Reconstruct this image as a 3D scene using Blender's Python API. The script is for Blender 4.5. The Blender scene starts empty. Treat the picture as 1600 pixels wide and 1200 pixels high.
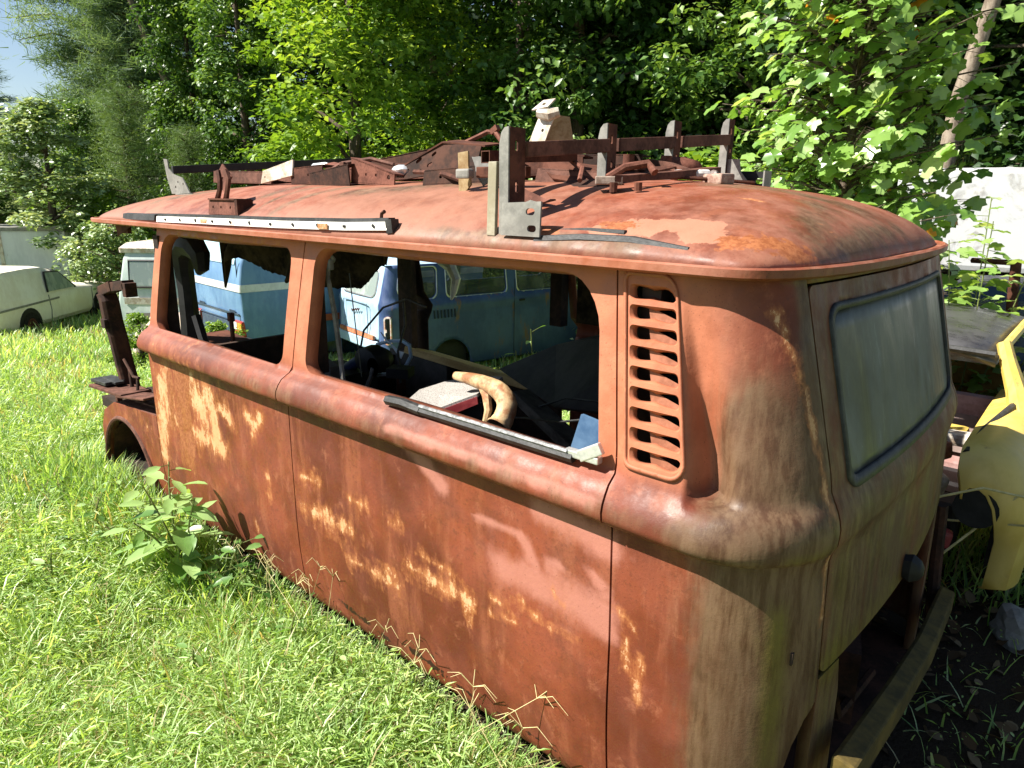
import bpy, bmesh, math, random
import numpy as np
from mathutils import Vector, Matrix, Quaternion
from mathutils.geometry import delaunay_2d_cdt
R = math.radians
rng = np.random.default_rng(7)
random.seed(7)
scene = bpy.context.scene
COL = scene.collection

# ------------------------------------------------------------------ camera, sky, sun, exposure
CAM = np.array([0.35197, -2.12744, 1.56879])
YAW, PIT, ROL = R(131.48), R(-15.195), R(0.66)
fwd = Vector((math.cos(YAW)*math.cos(PIT), math.sin(YAW)*math.cos(PIT), math.sin(PIT)))
rgt = fwd.cross(Vector((0, 0, 1))).normalized()
upv = rgt.cross(fwd)
c_, s_ = math.cos(ROL), math.sin(ROL)
r2, u2 = c_*rgt + s_*upv, -s_*rgt + c_*upv
cd = bpy.data.cameras.new('camera')
cam = bpy.data.objects.new('camera', cd)
COL.objects.link(cam)
M3 = Matrix((r2, u2, -fwd)).transposed()
cam.matrix_world = Matrix.Translation(Vector(CAM)) @ M3.to_4x4()
cd.sensor_fit = 'HORIZONTAL'; cd.sensor_width = 36.0; cd.lens = 36.0*1073.41/1600
cd.clip_start = 0.05; cd.clip_end = 1000
scene.camera = cam

SUN_AZ = Vector((-0.695, -0.719)).normalized()
SUN_EL = R(47)
world = bpy.data.worlds.new('World'); scene.world = world
world.use_nodes = True
wn = world.node_tree.nodes; wl = world.node_tree.links
bg = wn['Background']
sky = wn.new('ShaderNodeTexSky'); sky.sky_type = 'NISHITA'; sky.sun_disc = False
sky.sun_elevation = SUN_EL; sky.sun_rotation = math.atan2(SUN_AZ.x, SUN_AZ.y)
sky.air_density = 1.0; sky.dust_density = 0.6; sky.ozone_density = 1.0
wl.new(sky.outputs[0], bg.inputs[0]); bg.inputs[1].default_value = 0.05
sl = bpy.data.lights.new('sun', 'SUN'); sl.energy = 5.0; sl.angle = R(0.5); sl.color = (1.0, 0.95, 0.86)
so = bpy.data.objects.new('sun', sl); COL.objects.link(so)
sd = Vector((SUN_AZ.x*math.cos(SUN_EL), SUN_AZ.y*math.cos(SUN_EL), math.sin(SUN_EL)))
so.rotation_euler = sd.to_track_quat('Z', 'Y').to_euler(); so.location = (0, 0, 30)
scene.view_settings.view_transform = 'Standard'; scene.view_settings.look = 'None'
scene.view_settings.exposure = 1.4; scene.view_settings.gamma = 1.0
scene.cycles.max_bounces = 6; scene.cycles.diffuse_bounces = 3; scene.cycles.transparent_max_bounces = 8
scene.cycles.transmission_bounces = 4

# ------------------------------------------------------------------ helpers: tagging
def tag(o, label=None, cat=None, group=None, kind=None):
    if label: o['label'] = label
    if cat: o['category'] = cat
    if group: o['group'] = group
    if kind: o['kind'] = kind
    return o
def empty(name, loc=(0, 0, 0), rz=0, label=None, cat=None, group=None):
    o = bpy.data.objects.new(name, None); COL.objects.link(o)
    o.location = loc; o.rotation_euler = (0, 0, rz); o.empty_display_size = 0.2
    return tag(o, label, cat, group)
def link(name, me, mat=None, parent=None, wpos=False):
    """wpos: the mesh is in world coordinates although the parent is an unrotated Empty"""
    o = bpy.data.objects.new(name, me); COL.objects.link(o)
    if mat is not None and len(me.materials) == 0: me.materials.append(mat)
    if parent is not None:
        o.parent = parent
        if wpos: o.matrix_parent_inverse = Matrix.Translation(-Vector(parent.location))
    return o
def copy_tree(o, parent=None):
    c = o.copy(); COL.objects.link(c)
    if parent is not None: c.parent = parent
    for ch in list(o.children): copy_tree(ch, c)
    return c

# view-axis helper: ground point at a bearing (in photo columns) and a horizontal distance
FH = np.array([math.cos(YAW), math.sin(YAW)]); RH = np.array([math.sin(YAW), -math.cos(YAW)])
def ground(x, y):
    x = np.asarray(x, float); y = np.asarray(y, float)
    zd = (x-CAM[0])*FH[0]+(y-CAM[1])*FH[1]; xd = (x-CAM[0])*RH[0]+(y-CAM[1])*RH[1]
    h = np.interp(zd, [-40, 3.9, 5.2, 9.5, 13.6, 24, 90], [-.12, -.12, -.28, -.88, -1.10, -1.4, -1.6])
    sm = lambda a, b, v: (lambda t: t*t*(3-2*t))(np.clip((v-a)/(b-a), 0, 1))
    h = h + sm(3.0, 8.0, xd)*sm(8.5, 17, zd)*6.0
    h = h + .03*np.sin(x*1.7+.6*y)*np.sin(y*1.3-.4*x) + .015*np.sin(x*4.1+1)*np.sin(y*3.7)
    return h
def at(px, dist):
    a = math.atan2(px-800, 1073.4*0.97)
    p = CAM[:2] + dist*(math.cos(a)*FH + math.sin(a)*RH)
    return float(p[0]), float(p[1]), float(ground(p[0], p[1]))

# ------------------------------------------------------------------ node helper
class NT:
    def __init__(s, name, rough=0.7, spec=0.3):
        s.m = bpy.data.materials.new(name); s.m.use_nodes = True
        s.n = s.m.node_tree.nodes; s.l = s.m.node_tree.links
        s.b = s.n['Principled BSDF']; s.out = s.n['Material Output']
        s.b.inputs['Roughness'].default_value = rough
        s.b.inputs['Specular IOR Level'].default_value = spec
        s.tc = s.n.new('ShaderNodeTexCoord')
    def put(s, sock, v):
        if isinstance(v, (int, float)): sock.default_value = v
        elif isinstance(v, tuple): sock.default_value = (*v, 1) if len(v) == 3 and sock.type == 'RGBA' else v
        else: s.l.new(v, sock)
    def coord(s, scale=(1, 1, 1), loc=(0, 0, 0)):
        mp = s.n.new('ShaderNodeMapping'); mp.inputs['Scale'].default_value = scale; mp.inputs['Location'].default_value = loc
        s.l.new(s.tc.outputs['Object'], mp.inputs[0]); return mp.outputs[0]
    def noise(s, sc, det=4, rough=.6, scale=(1, 1, 1), loc=(0, 0, 0), dist=0):
        t = s.n.new('ShaderNodeTexNoise'); t.inputs['Scale'].default_value = sc; t.inputs['Detail'].default_value = det
        t.inputs['Roughness'].default_value = rough; t.inputs['Distortion'].default_value = dist
        s.l.new(s.coord(scale, loc), t.inputs['Vector']); return t.outputs['Fac']
    def vor(s, sc, scale=(1, 1, 1), feat='F1'):
        t = s.n.new('ShaderNodeTexVoronoi'); t.inputs['Scale'].default_value = sc; t.feature = feat
        s.l.new(s.coord(scale), t.inputs['Vector']); return t.outputs['Distance']
    def attr(s, name):
        t = s.n.new('ShaderNodeAttribute'); t.attribute_name = name; return t.outputs['Fac']
    def rng(s, v, a, b, c=0, d=1):
        t = s.n.new('ShaderNodeMapRange'); t.interpolation_type = 'SMOOTHSTEP'
        s.put(t.inputs[0], v); t.inputs[1].default_value = a; t.inputs[2].default_value = b
        t.inputs[3].default_value = c; t.inputs[4].default_value = d; return t.outputs[0]
    def math(s, op, a, b=0.0):
        t = s.n.new('ShaderNodeMath'); t.operation = op; s.put(t.inputs[0], a); s.put(t.inputs[1], b); return t.outputs[0]
    def mix(s, f, a, b, mode='MIX'):
        t = s.n.new('ShaderNodeMix'); t.data_type = 'RGBA'; t.blend_type = mode
        s.put(t.inputs[0], f); s.put(t.inputs[6], a); s.put(t.inputs[7], b); return t.outputs[2]
    def bump(s, h, strength=.2, dist=.01):
        t = s.n.new('ShaderNodeBump'); t.inputs['Strength'].default_value = strength; t.inputs['Distance'].default_value = dist
        s.l.new(h, t.inputs['Height']); s.l.new(t.outputs[0], s.b.inputs['Normal'])
    def base(s, v): s.put(s.b.inputs['Base Color'], v); return s
    def rough(s, v): s.put(s.b.inputs['Roughness'], v); return s

def mat_plain(name, c1, c2, sc=8, rough=.7, spec=.3, bump=.1, metal=0.0, streak=(1, 1, 1)):
    n = NT(name, rough, spec)
    f = n.noise(sc, 5, .65, streak); f2 = n.noise(sc*7, 3, .6)
    n.base(n.mix(n.rng(n.math('ADD', n.math('MULTIPLY', f, .75), n.math('MULTIPLY', f2, .25)), .38, .62), c1, c2))
    n.b.inputs['Metallic'].default_value = metal
    if bump: n.bump(f2, bump, .004)
    return n.m
def mat_leaf(name, c_dark, c_mid, c_light, trans=.35, rough=.45, spec=.45, accent=None):
    n = NT(name, rough, spec)
    t = n.attr('tint')
    col = n.mix(n.rng(t, 0, .5), c_dark, c_mid); col = n.mix(n.rng(t, .5, 1), col, c_light)
    if accent: col = n.mix(n.rng(t, 1.2, 1.3), col, accent)
    n.base(col)
    tr = n.n.new('ShaderNodeBsdfTranslucent'); n.l.new(n.mix(1.0, col, (1.35, 1.25, .55), 'MULTIPLY'), tr.inputs[0])
    mx = n.n.new('ShaderNodeMixShader'); mx.inputs[0].default_value = trans
    n.l.new(n.b.outputs[0], mx.inputs[1]); n.l.new(tr.outputs[0], mx.inputs[2]); n.l.new(mx.outputs[0], n.out.inputs[0])
    return n.m

# ------------------------------------------------------------------ mesh builders
class MB:
    def __init__(s): s.v = []; s.f = []
    def add(s, vs, fs):
        o = len(s.v); s.v += [tuple(map(float, p)) for p in vs]; s.f += [tuple(i+o for i in f) for f in fs]; return s
    def box(s, c, size, rot=None, taper=1.0):
        x, y, z = (d/2 for d in size); vs = []
        for sz in (-1, 1):
            k = taper if sz > 0 else 1
            for sx, sy in ((-1, -1), (1, -1), (1, 1), (-1, 1)): vs.append(Vector((sx*x*k, sy*y*k, sz*z)))
        if rot is not None: vs = [rot @ v for v in vs]
        vs = [v+Vector(c) for v in vs]
        return s.add(vs, [(3, 2, 1, 0), (4, 5, 6, 7), (0, 1, 5, 4), (1, 2, 6, 5), (2, 3, 7, 6), (3, 0, 4, 7)])
    def tube(s, pts, rad, n=8, cap=True, closed=False):
        pts = [Vector([float(c) for c in p]) for p in pts]; m = len(pts); rad = [float(q) for q in rad] if hasattr(rad, '__len__') else rad
        if not hasattr(rad, '__len__'): rad = [rad]*m
        vs = []; fs = []; prev = None
        for i, p in enumerate(pts):
            if closed: t = (pts[(i+1) % m]-pts[i-1]).normalized()
            else: t = (pts[min(i+1, m-1)]-pts[max(i-1, 0)]).normalized()
            if prev is None:
                a = Vector((0, 0, 1)) if abs(t.z) < .9 else Vector((1, 0, 0)); nx = t.cross(a).normalized()
            else: nx = (prev - t*prev.dot(t)).normalized()
            prev = nx; ny = t.cross(nx)
            for k in range(n):
                a = 2*math.pi*k/n; vs.append(p+rad[i]*(math.cos(a)*nx+math.sin(a)*ny))
        rg = m if closed else m-1
        for i in range(rg):
            j = (i+1) % m
            for k in range(n): fs.append((i*n+k, i*n+(k+1) % n, j*n+(k+1) % n, j*n+k))
        if cap and not closed: fs.append(tuple(range(n-1, -1, -1))); fs.append(tuple((m-1)*n+k for k in range(n)))
        return s.add(vs, fs)
    def loft(s, rings, cap=True):
        n = len(rings[0]); vs = [p for r in rings for p in r]; fs = []
        for i in range(len(rings)-1):
            for k in range(n): fs.append((i*n+k, i*n+(k+1) % n, (i+1)*n+(k+1) % n, (i+1)*n+k))
        if cap: fs.append(tuple(range(n-1, -1, -1))); fs.append(tuple((len(rings)-1)*n+k for k in range(n)))
        return s.add(vs, fs)
    def mesh(s, name, smooth=False, bevel=0):
        me = bpy.data.meshes.new(name); me.from_pydata(s.v, [], s.f)
        bm = bmesh.new(); bm.from_mesh(me); bmesh.ops.recalc_face_normals(bm, faces=bm.faces)
        if bevel:
            es = [e for e in bm.edges if e.is_manifold and e.calc_face_angle(0) > R(40)]
            bmesh.ops.bevel(bm, geom=es, offset=bevel, segments=2, affect='EDGES', profile=.6, clamp_overlap=True)
        bm.to_mesh(me); bm.free()
        if smooth: me.polygons.foreach_set('use_smooth', [True]*len(me.polygons))
        return me
    def build(s, name, mat, parent=None, smooth=False, bevel=0, wpos=False):
        me = s.mesh(name, smooth, bevel)
        o = link(name, me, mat, parent, wpos)
        if smooth: sharp(me)
        return o
def sharp(me, ang=38):
    try: me.set_sharp_from_angle(angle=R(ang))
    except Exception: pass

def in_poly(P, poly):
    x, y = P[:, 0], P[:, 1]; c = np.zeros(len(P), bool); q = np.asarray(poly); j = len(q)-1
    for i in range(len(q)):
        xi, yi = q[i]; xj, yj = q[j]
        if yi != yj:
            c ^= ((yi > y) != (yj > y)) & (x < (xj-xi)*(y-yi)/(yj-yi)+xi)
        j = i
    return c
def densify(poly, res):
    out = []; m = len(poly)
    for i in range(m):
        a = np.array(poly[i], float); b = np.array(poly[(i+1) % m], float)
        k = max(1, int(np.ceil(np.linalg.norm(b-a)/res)))
        for t in range(k): out.append(a+(b-a)*t/k)
    return np.array(out)
def rrect(x0, z0, x1, z1, r, n=6, skew=0.0):
    """rounded rectangle; r: one radius or four (bl, br, tr, tl)"""
    if not hasattr(r, '__len__'): r = (r,)*4
    P = []
    for (cx, cz, a0, q) in ((x0+r[0], z0+r[0], 180, r[0]), (x1-r[1], z0+r[1], 270, r[1]), (x1-r[2], z1-r[2], 0, r[2]), (x0+r[3], z1-r[3], 90, r[3])):
        for k in range(n+1):
            a = R(a0+90*k/n); P.append((cx+q*math.cos(a), cz+q*math.sin(a)))
    return [(x+skew*(z-z0), z) for x, z in P]
def flat_mesh(outline, holes, res, cols=None, rows=None):
    """2-D constrained triangulation of an outline with holes -> (V(n,2), tris, hole index loops)"""
    loops = [densify(outline, res)]+[densify(h, res*.8) for h in holes]
    V = []; E = []; hl = []
    for L in loops:
        o = len(V); V += list(L); n = len(L); idx = list(range(o, o+n)); hl.append(idx)
        E += [(idx[i], idx[(i+1) % n]) for i in range(n)]
    B = np.array(V); lo = B.min(0); hi = B.max(0)
    if cols is None: cols = np.arange(lo[0]+res*.5, hi[0], res)
    if rows is None: rows = np.arange(lo[1]+res*.5, hi[1], res)
    G = np.stack(np.meshgrid(cols, rows), -1).reshape(-1, 2)
    G = G[in_poly(G, loops[0])]
    for L in loops[1:]: G = G[~in_poly(G, L)]
    if len(G):
        keep = np.ones(len(G), bool)
        for k in range(0, len(G), 2000):
            d = np.abs(G[k:k+2000, None, :]-B[None]); keep[k:k+2000] = (np.hypot(d[..., 0], d[..., 1]).min(1) > res*.3)
        G = G[keep]
    A = np.vstack([B, G]) if len(G) else B
    vs, es, fs, ov, oe, of = delaunay_2d_cdt([Vector(p) for p in A], E, [], 0, 1e-7)
    W = np.array([(v.x, v.y) for v in vs]); T = np.array([f for f in fs if len(f) == 3])
    cen = W[T].mean(1); ok = in_poly(cen, loops[0])
    for L in loops[1:]: ok &= ~in_poly(cen, L)
    back = {}
    for i, o in enumerate(ov):
        for k in o: back[k] = i
    hl = [[back[i] for i in L if i in back] for L in hl]
    return W, T[ok], hl
def panel(name, outline, holes, smap, mat, parent, res=.02, thick=.006, flange=.0, attrs=None, cols=None, rows=None, offset=0.0, flip=False, edge_flange=0.0):
    W, T, hl = flat_mesh(outline, holes, res, cols, rows)
    P = smap(W[:, 0], W[:, 1])
    e = 2e-3
    nrm = np.cross(smap(W[:, 0]+e, W[:, 1])-smap(W[:, 0]-e, W[:, 1]), smap(W[:, 0], W[:, 1]+e)-smap(W[:, 0], W[:, 1]-e))
    nrm /= np.linalg.norm(nrm, axis=1)[:, None]+1e-12
    if flip: nrm = -nrm; T = T[:, ::-1]
    P = P+nrm*offset
    V = list(P); F = [tuple(int(i) for i in t) for t in T]; src = list(range(len(P)))
    if flange:
        for L in hl[1:]:
            cen = P[L].mean(0); prev = L
            for (dn, di) in ((.35*flange, .004), (flange, .010)):
                o = len(V)
                for i in L:
                    inw = cen-P[i]; inw -= nrm[i]*inw.dot(nrm[i]); inw /= np.linalg.norm(inw)+1e-9
                    V.append(P[i]-nrm[i]*dn+inw*di); src.append(i)
                m = len(L)
                for k in range(m):
                    q = (prev[k], prev[(k+1) % m], o+(k+1) % m, o+k)
                    F.append(q if not flip else q[::-1])
                prev = list(range(o, o+m))
    if edge_flange:
        L = hl[0]; o = len(V)
        for i in L: V.append(P[i]-nrm[i]*edge_flange); src.append(i)
        m = len(L)
        for k in range(m): F.append((L[(k+1) % m], L[k], o+k, o+(k+1) % m))
    me = bpy.data.meshes.new(name); me.from_pydata([tuple(p) for p in V], [], F)
    me.polygons.foreach_set('use_smooth', [True]*len(me.polygons)); me.update()
    sharp(me, 50)
    if attrs is not None:
        src = np.array(src)
        for k, a in attrs(W[:, 0], W[:, 1]).items():
            at_ = me.attributes.new(k, 'FLOAT', 'POINT'); at_.data.foreach_set('value', a[src].astype(np.float32))
    o = link(name, me, mat, parent)
    if thick:
        md = o.modifiers.new('thickness', 'SOLIDIFY'); md.thickness = thick; md.offset = -1.0; md.use_even_offset = False
    return o
def plate(name, outline, holes, origin, ux, uy, thick, mat, parent=None, res=.05, bend=None):
    """flat (or bent) sheet with holes, standing at origin with in-plane axes ux, uy"""
    ux = np.array(Vector(ux).normalized()); uy0 = np.array(Vector(uy)); uy = uy0-ux*ux.dot(uy0); uy /= np.linalg.norm(uy)
    nz = np.cross(ux, uy); og = np.array(origin, float)
    def sm(a, b):
        w = bend(a, b) if bend else np.zeros_like(a)
        return og+a[:, None]*ux+b[:, None]*uy+w[:, None]*nz
    o = panel(name, outline, holes, sm, mat, parent, res=res, thick=thick)
    o.data.polygons.foreach_set('use_smooth', [False]*len(o.data.polygons)); return o
def capsule(cx, cy, w, h, rot=0, n=6):
    r = min(w, h)/2; L = max(w, h)/2-r; P = []
    for sgn, a0 in ((1, -90), (-1, 90)):
        for k in range(n+1):
            a = R(a0+180*k/n); P.append((sgn*L+r*math.cos(a), r*math.sin(a)))
    a = R(rot+(90 if h > w else 0))
    return [(cx+x*math.cos(a)-y*math.sin(a), cy+x*math.sin(a)+y*math.cos(a)) for x, y in P]

def fast_mesh(name, V, F, tint=None, smooth=False):
    """V (n,3), F (m,k) arrays"""
    me = bpy.data.meshes.new(name); n, (m, k) = len(V), F.shape
    me.vertices.add(n); me.vertices.foreach_set('co', V.astype(np.float32).ravel())
    me.loops.add(m*k); me.loops.foreach_set('vertex_index', F.astype(np.int32).ravel())
    me.polygons.add(m); me.polygons.foreach_set('loop_start', np.arange(0, m*k, k, dtype=np.int32))
    me.update(calc_edges=True)
    if smooth: me.polygons.foreach_set('use_smooth', np.ones(m, bool))
    if tint is not None:
        a = me.attributes.new('tint', 'FLOAT', 'POINT'); a.data.foreach_set('value', tint.astype(np.float32))
    return me
LEAF_T = (np.array([(0, 0, 0), (.45, .30, .07), (1, 0, -.08), (.45, -.30, .07)]), np.array([(0, 2, 1), (0, 3, 2)]))
NEEDLE_T = (np.array([(0, .02, 0), (1, 0, 0), (0, -.02, 0)]), np.array([(0, 1, 2)]))
TULIP_T = (np.array([(0, 0, 0), (.06, .22, .03), (.02, .46, -.07), (.30, .42, .06), (.48, .30, .06), (.62, .50, -.04), (.98, .30, -.13), (.86, .0, -.06),
                     (.98, -.30, -.13), (.62, -.50, -.04), (.48, -.30, .06), (.30, -.42, .06), (.02, -.46, -.07), (.06, -.22, .03), (.42, 0, -.02)]),
           np.array([(14, i, i+1) for i in range(13)]+[(14, 13, 0)])[:, [0, 2, 1]])
OVAL_T = (np.array([(0, 0, 0), (.2, .22, .04), (.5, .30, .05), (.8, .18, .0), (1, 0, -.08), (.8, -.18, 0), (.5, -.30, .05), (.2, -.22, .04), (.5, 0, 0)]),
          np.array([(8, 1, 0), (8, 2, 1), (8, 3, 2), (8, 4, 3), (8, 5, 4), (8, 6, 5), (8, 7, 6), (8, 0, 7)]))
def unit(a): return a/(np.linalg.norm(a, axis=-1, keepdims=True)+1e-9)
def leaves(name, pos, axis, nrm, size, tint, tmpl, width=None):
    axis = unit(axis); side = unit(np.cross(nrm, axis)); nn = np.cross(axis, side)
    tv, tf = tmpl; N, K = len(pos), len(tv)
    s = size[:, None, None]; w = s if width is None else width[:, None, None]
    V = pos[:, None, :]+s*tv[None, :, 0:1]*axis[:, None, :]+w*tv[None, :, 1:2]*side[:, None, :]+s*tv[None, :, 2:3]*nn[:, None, :]
    F = (tf[None]+(np.arange(N)*K)[:, None, None]).reshape(-1, tf.shape[1])
    return fast_mesh(name, V.reshape(-1, 3), F, np.repeat(tint, K))

# ------------------------------------------------------------------ materials
def mat_rust_paint():
    n = NT('rusted_paint', .6, .35)
    big = n.noise(2.2, 5, .6); mid = n.noise(9, 6, .65, loc=(3, 1, 2)); fine = n.noise(70, 4, .7)
    strk = n.noise(6, 5, .6, (2.2, 2.2, .35)); hair = n.noise(30, 4, .65, (1.5, 1.5, .22), (1, 4, 2))
    col = n.mix(n.rng(big, .36, .64), (.125, .031, .016), (.255, .070, .036))
    col = n.mix(n.math('MULTIPLY', n.rng(strk, .48, .68), .55), col, (.34, .125, .072))
    col = n.mix(n.math('MULTIPLY', n.rng(mid, .56, .72), .6), col, (.20, .055, .026))
    col = n.mix(n.math('MULTIPLY', n.rng(n.noise(4.5, 6, .7, loc=(9, 3, 5)), .50, .66), .55), col, (.135, .042, .024))
    col = n.mix(n.math('MULTIPLY', n.rng(fine, .52, .68), .5), col, (.12, .038, .022))
    col = n.mix(n.math('MULTIPLY', n.rng(n.noise(13, 6, .75, (1, 1, .7), (1, 7, 2), .4), .54, .72), .5), col, (.40, .165, .10))
    mix2 = n.math('ADD', n.math('MULTIPLY', hair, .6), n.math('MULTIPLY', mid, .4))
    sal = n.attr('sal'); col = n.mix(n.math('MULTIPLY', sal, n.rng(mid, .3, .7, .55, 1)), col, (.54, .215, .125))
    blot = n.noise(16, 6, .75, (1, 1, .6), (5, 0, 3))
    pk = n.math('ADD', n.attr('pink'), n.math('ADD', n.math('MULTIPLY', n.math('SUBTRACT', mid, .5), .9), n.math('MULTIPLY', n.math('SUBTRACT', blot, .5), .9)))
    col = n.mix(n.math('MULTIPLY', n.rng(pk, .15, .95), .75), col, (.50, .235, .20))
    gy = n.math('ADD', n.attr('grey'), n.math('MULTIPLY', n.math('SUBTRACT', mid, .5), 1.1))
    col = n.mix(n.math('MULTIPLY', n.rng(gy, .30, .95), .66), col, (.315, .168, .115))
    pl = n.math('ADD', n.attr('pale'), n.math('ADD', n.math('MULTIPLY', n.math('SUBTRACT', blot, .5), 1.3), n.math('MULTIPLY', n.math('SUBTRACT', mid, .5), .8)))
    col = n.mix(n.math('MULTIPLY', n.rng(pl, .48, .58), .85), col, (.42, .215, .15))
    gr = n.math('ADD', n.attr('grime'), n.math('MULTIPLY', n.math('SUBTRACT', strk, .5), 1.4))
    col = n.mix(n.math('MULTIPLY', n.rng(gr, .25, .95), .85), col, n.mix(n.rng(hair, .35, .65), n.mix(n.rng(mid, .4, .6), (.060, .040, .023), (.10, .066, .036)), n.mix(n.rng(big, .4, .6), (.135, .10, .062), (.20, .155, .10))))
    ms = n.math('ADD', n.attr('moss'), n.math('MULTIPLY', n.math('SUBTRACT', hair, .5), 1.0))
    col = n.mix(n.math('MULTIPLY', n.rng(ms, .15, 1.1), .85), col, n.mix(fine, (.10, .115, .012), (.26, .22, .03)))
    chipn = n.noise(34, 6, .8, (1, 1, .7), (8, 2, 5))
    cr = n.math('ADD', n.attr('cream'), n.math('ADD', n.math('MULTIPLY', n.math('SUBTRACT', hair, .5), 1.3), n.math('ADD', n.math('MULTIPLY', n.math('SUBTRACT', blot, .5), 3.2), n.math('MULTIPLY', n.math('SUBTRACT', fine, .5), .8))))
    halo = n.rng(cr, -.1, .9); core = n.rng(cr, .4, 1.4)
    chip = n.rng(n.math('ADD', cr, n.math('MULTIPLY', n.math('SUBTRACT', chipn, .5), 3.6)), .78, .92)
    col = n.mix(n.math('MULTIPLY', halo, .55), col, (.50, .20, .075))
    col = n.mix(n.math('MULTIPLY', core, .55), col, (.70, .44, .21))
    col = n.mix(n.math('MULTIPLY', chip, n.rng(cr, .1, 1.0, 0, .6)), col, n.mix(n.rng(mid, .4, .6), (.80, .60, .40), (.70, .44, .25)))
    rs = n.math('ADD', n.attr('rust'), n.math('MULTIPLY', n.math('SUBTRACT', mix2, .5), 2.6))
    col = n.mix(n.rng(rs, .52, .74), col, n.mix(n.rng(fine, .4, .6), (.25, .085, .032), (.36, .145, .062)))
    spk2 = n.rng(n.vor(120), .05, .20, 1, 0); col = n.mix(n.math('MULTIPLY', spk2, n.rng(n.noise(3.3, 5, .7, loc=(6, 6, 1)), .42, .62, 0, .75)), col, (.075, .024, .014))
    spk = n.rng(n.vor(38), .0, .11, 1, 0)
    col = n.mix(n.math('MULTIPLY', spk, n.math('MULTIPLY', n.rng(big, .45, .6), .7)), col, (.10, .03, .018))
    hl = n.math('ADD', n.attr('hole'), n.math('MULTIPLY', n.math('SUBTRACT', blot, .5), 3.0))
    col = n.mix(n.rng(hl, .62, .74), col, (.035, .014, .009))
    col = n.mix(1.0, col, (.86, .75, .66), 'MULTIPLY')
    n.base(col)
    n.rough(n.rng(mid, .3, .7, .42, .74))
    n.bump(n.math('ADD', n.math('ADD', fine, n.math('MULTIPLY', mid, .8)), n.math('MULTIPLY', n.noise(1.6, 2, .4), 6.0)), .22, .004)
    return n.m
RUSTP = mat_rust_paint()
M = {}
M['rust_dark'] = mat_plain('dark_rust', (.045, .017, .011), (.12, .046, .028), 9, .85, .2, .3)
M['rust_mid'] = mat_plain('brown_rust', (.065, .027, .018), (.15, .066, .046), 12, .8, .2, .3)
M['rust_red'] = mat_plain('red_rust', (.085, .030, .019), (.185, .072, .048), 14, .8, .2, .3)
M['rust_black'] = mat_plain('blackened_rust', (.022, .012, .009), (.075, .032, .02), 8, .85, .2, .3)
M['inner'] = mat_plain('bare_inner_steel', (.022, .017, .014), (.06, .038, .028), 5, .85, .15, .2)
M['grey_steel'] = mat_plain('weathered_grey_steel', (.15, .145, .13), (.25, .24, .215), 10, .6, .4, .15)
M['pale_steel'] = mat_plain('pale_painted_steel', (.25, .22, .15), (.34, .31, .23), 10, .65, .3, .15)
M['yellow_steel'] = mat_plain('ochre_steel', (.20, .115, .04), (.34, .25, .13), 11, .7, .3, .2)
M['white_steel'] = mat_plain('chalky_white_steel', (.36, .27, .19), (.62, .58, .50), 14, .5, .4, .12)
M['zinc'] = mat_plain('bright_zinc', (.55, .56, .56), (.8, .8, .79), 12, .35, .5, .05, .6)
M['rubber'] = mat_plain('old_rubber', (.012, .012, .012), (.04, .04, .04), 14, .55, .4, .2)
M['black'] = mat_plain('black_plastic', (.008, .008, .009), (.02, .02, .021), 6, .6, .3, .1)
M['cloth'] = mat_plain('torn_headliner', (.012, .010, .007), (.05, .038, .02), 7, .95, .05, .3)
M['wood'] = mat_plain('weathered_plank', (.42, .27, .10), (.62, .45, .20), 6, .8, .2, .3, streak=(.3, 3, 3))
M['wood_grey'] = mat_plain('grey_board', (.07, .065, .055), (.14, .13, .11), 6, .85, .1, .3, streak=(.3, 3, 3))
M['cream_pipe'] = mat_plain('cream_rusty_pipe', (.24, .10, .04), (.52, .37, .20), 13, .6, .35, .2)
M['red_trim'] = mat_plain('red_vinyl', (.22, .025, .03), (.33, .06, .06), 12, .5, .4, .1)
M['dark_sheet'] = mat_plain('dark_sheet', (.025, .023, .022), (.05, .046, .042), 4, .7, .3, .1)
M['soil'] = mat_plain('dark_soil', (.02, .014, .009), (.07, .05, .032), 6, .95, .05, .8)
def mat_mesh_seat():
    n = NT('perforated_grey_cover', .75, .2)
    v = n.vor(240); n.base(n.mix(n.rng(v, .2, .42), (.05, .047, .045), (.30, .28, .26))); return n.m
M['seat'] = mat_mesh_seat()
def mat_glass(name, c=(.05, .06, .05), rough=.08, alpha=.55, dirt=(.22, .23, .18)):
    n = NT(name, rough, .6)
    d = n.noise(7, 5, .65, (1, 1, .5)); f = n.rng(d, .45, .75)
    n.base(n.mix(f, c, dirt)); n.rough(n.math('ADD', n.math('MULTIPLY', f, .35), rough))
    n.b.inputs['Alpha'].default_value = alpha
    return n.m
M['glass'] = mat_glass('car_glass')
M['glass_pale'] = mat_glass('hazy_pale_glass', (.25, .30, .28), .25, .9, (.42, .46, .42))
def mat_dirty_window():
    n = NT('filthy_rear_glass', .3, .35)
    st = n.noise(3.2, 6, .7, (1, 2.4, .6), (4, 1, 7), .6); bl = n.noise(3.2, 5, .6, loc=(2, 5, 1)); sp = n.rng(n.vor(55), 0, .12, 1, 0); fine = n.noise(90, 3)
    col = n.mix(n.rng(bl, .35, .65), (.045, .046, .038), (.12, .122, .105))
    col = n.mix(n.math('MULTIPLY', n.rng(st, .48, .78), .65), col, (.25, .26, .245))
    col = n.mix(n.math('MULTIPLY', n.rng(n.noise(20, 6, .7, (1, 2.0, .35)), .58, .80), .5), col, (.42, .46, .44))
    col = n.mix(n.math('MULTIPLY', sp, n.rng(bl, .5, .6)), col, (.33, .33, .27))
    n.base(col); n.rough(n.rng(st, .35, .7, .30, .65)); n.b.inputs['Alpha'].default_value = .97
    n.bump(fine, .03, .002)
    return n.m
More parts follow.
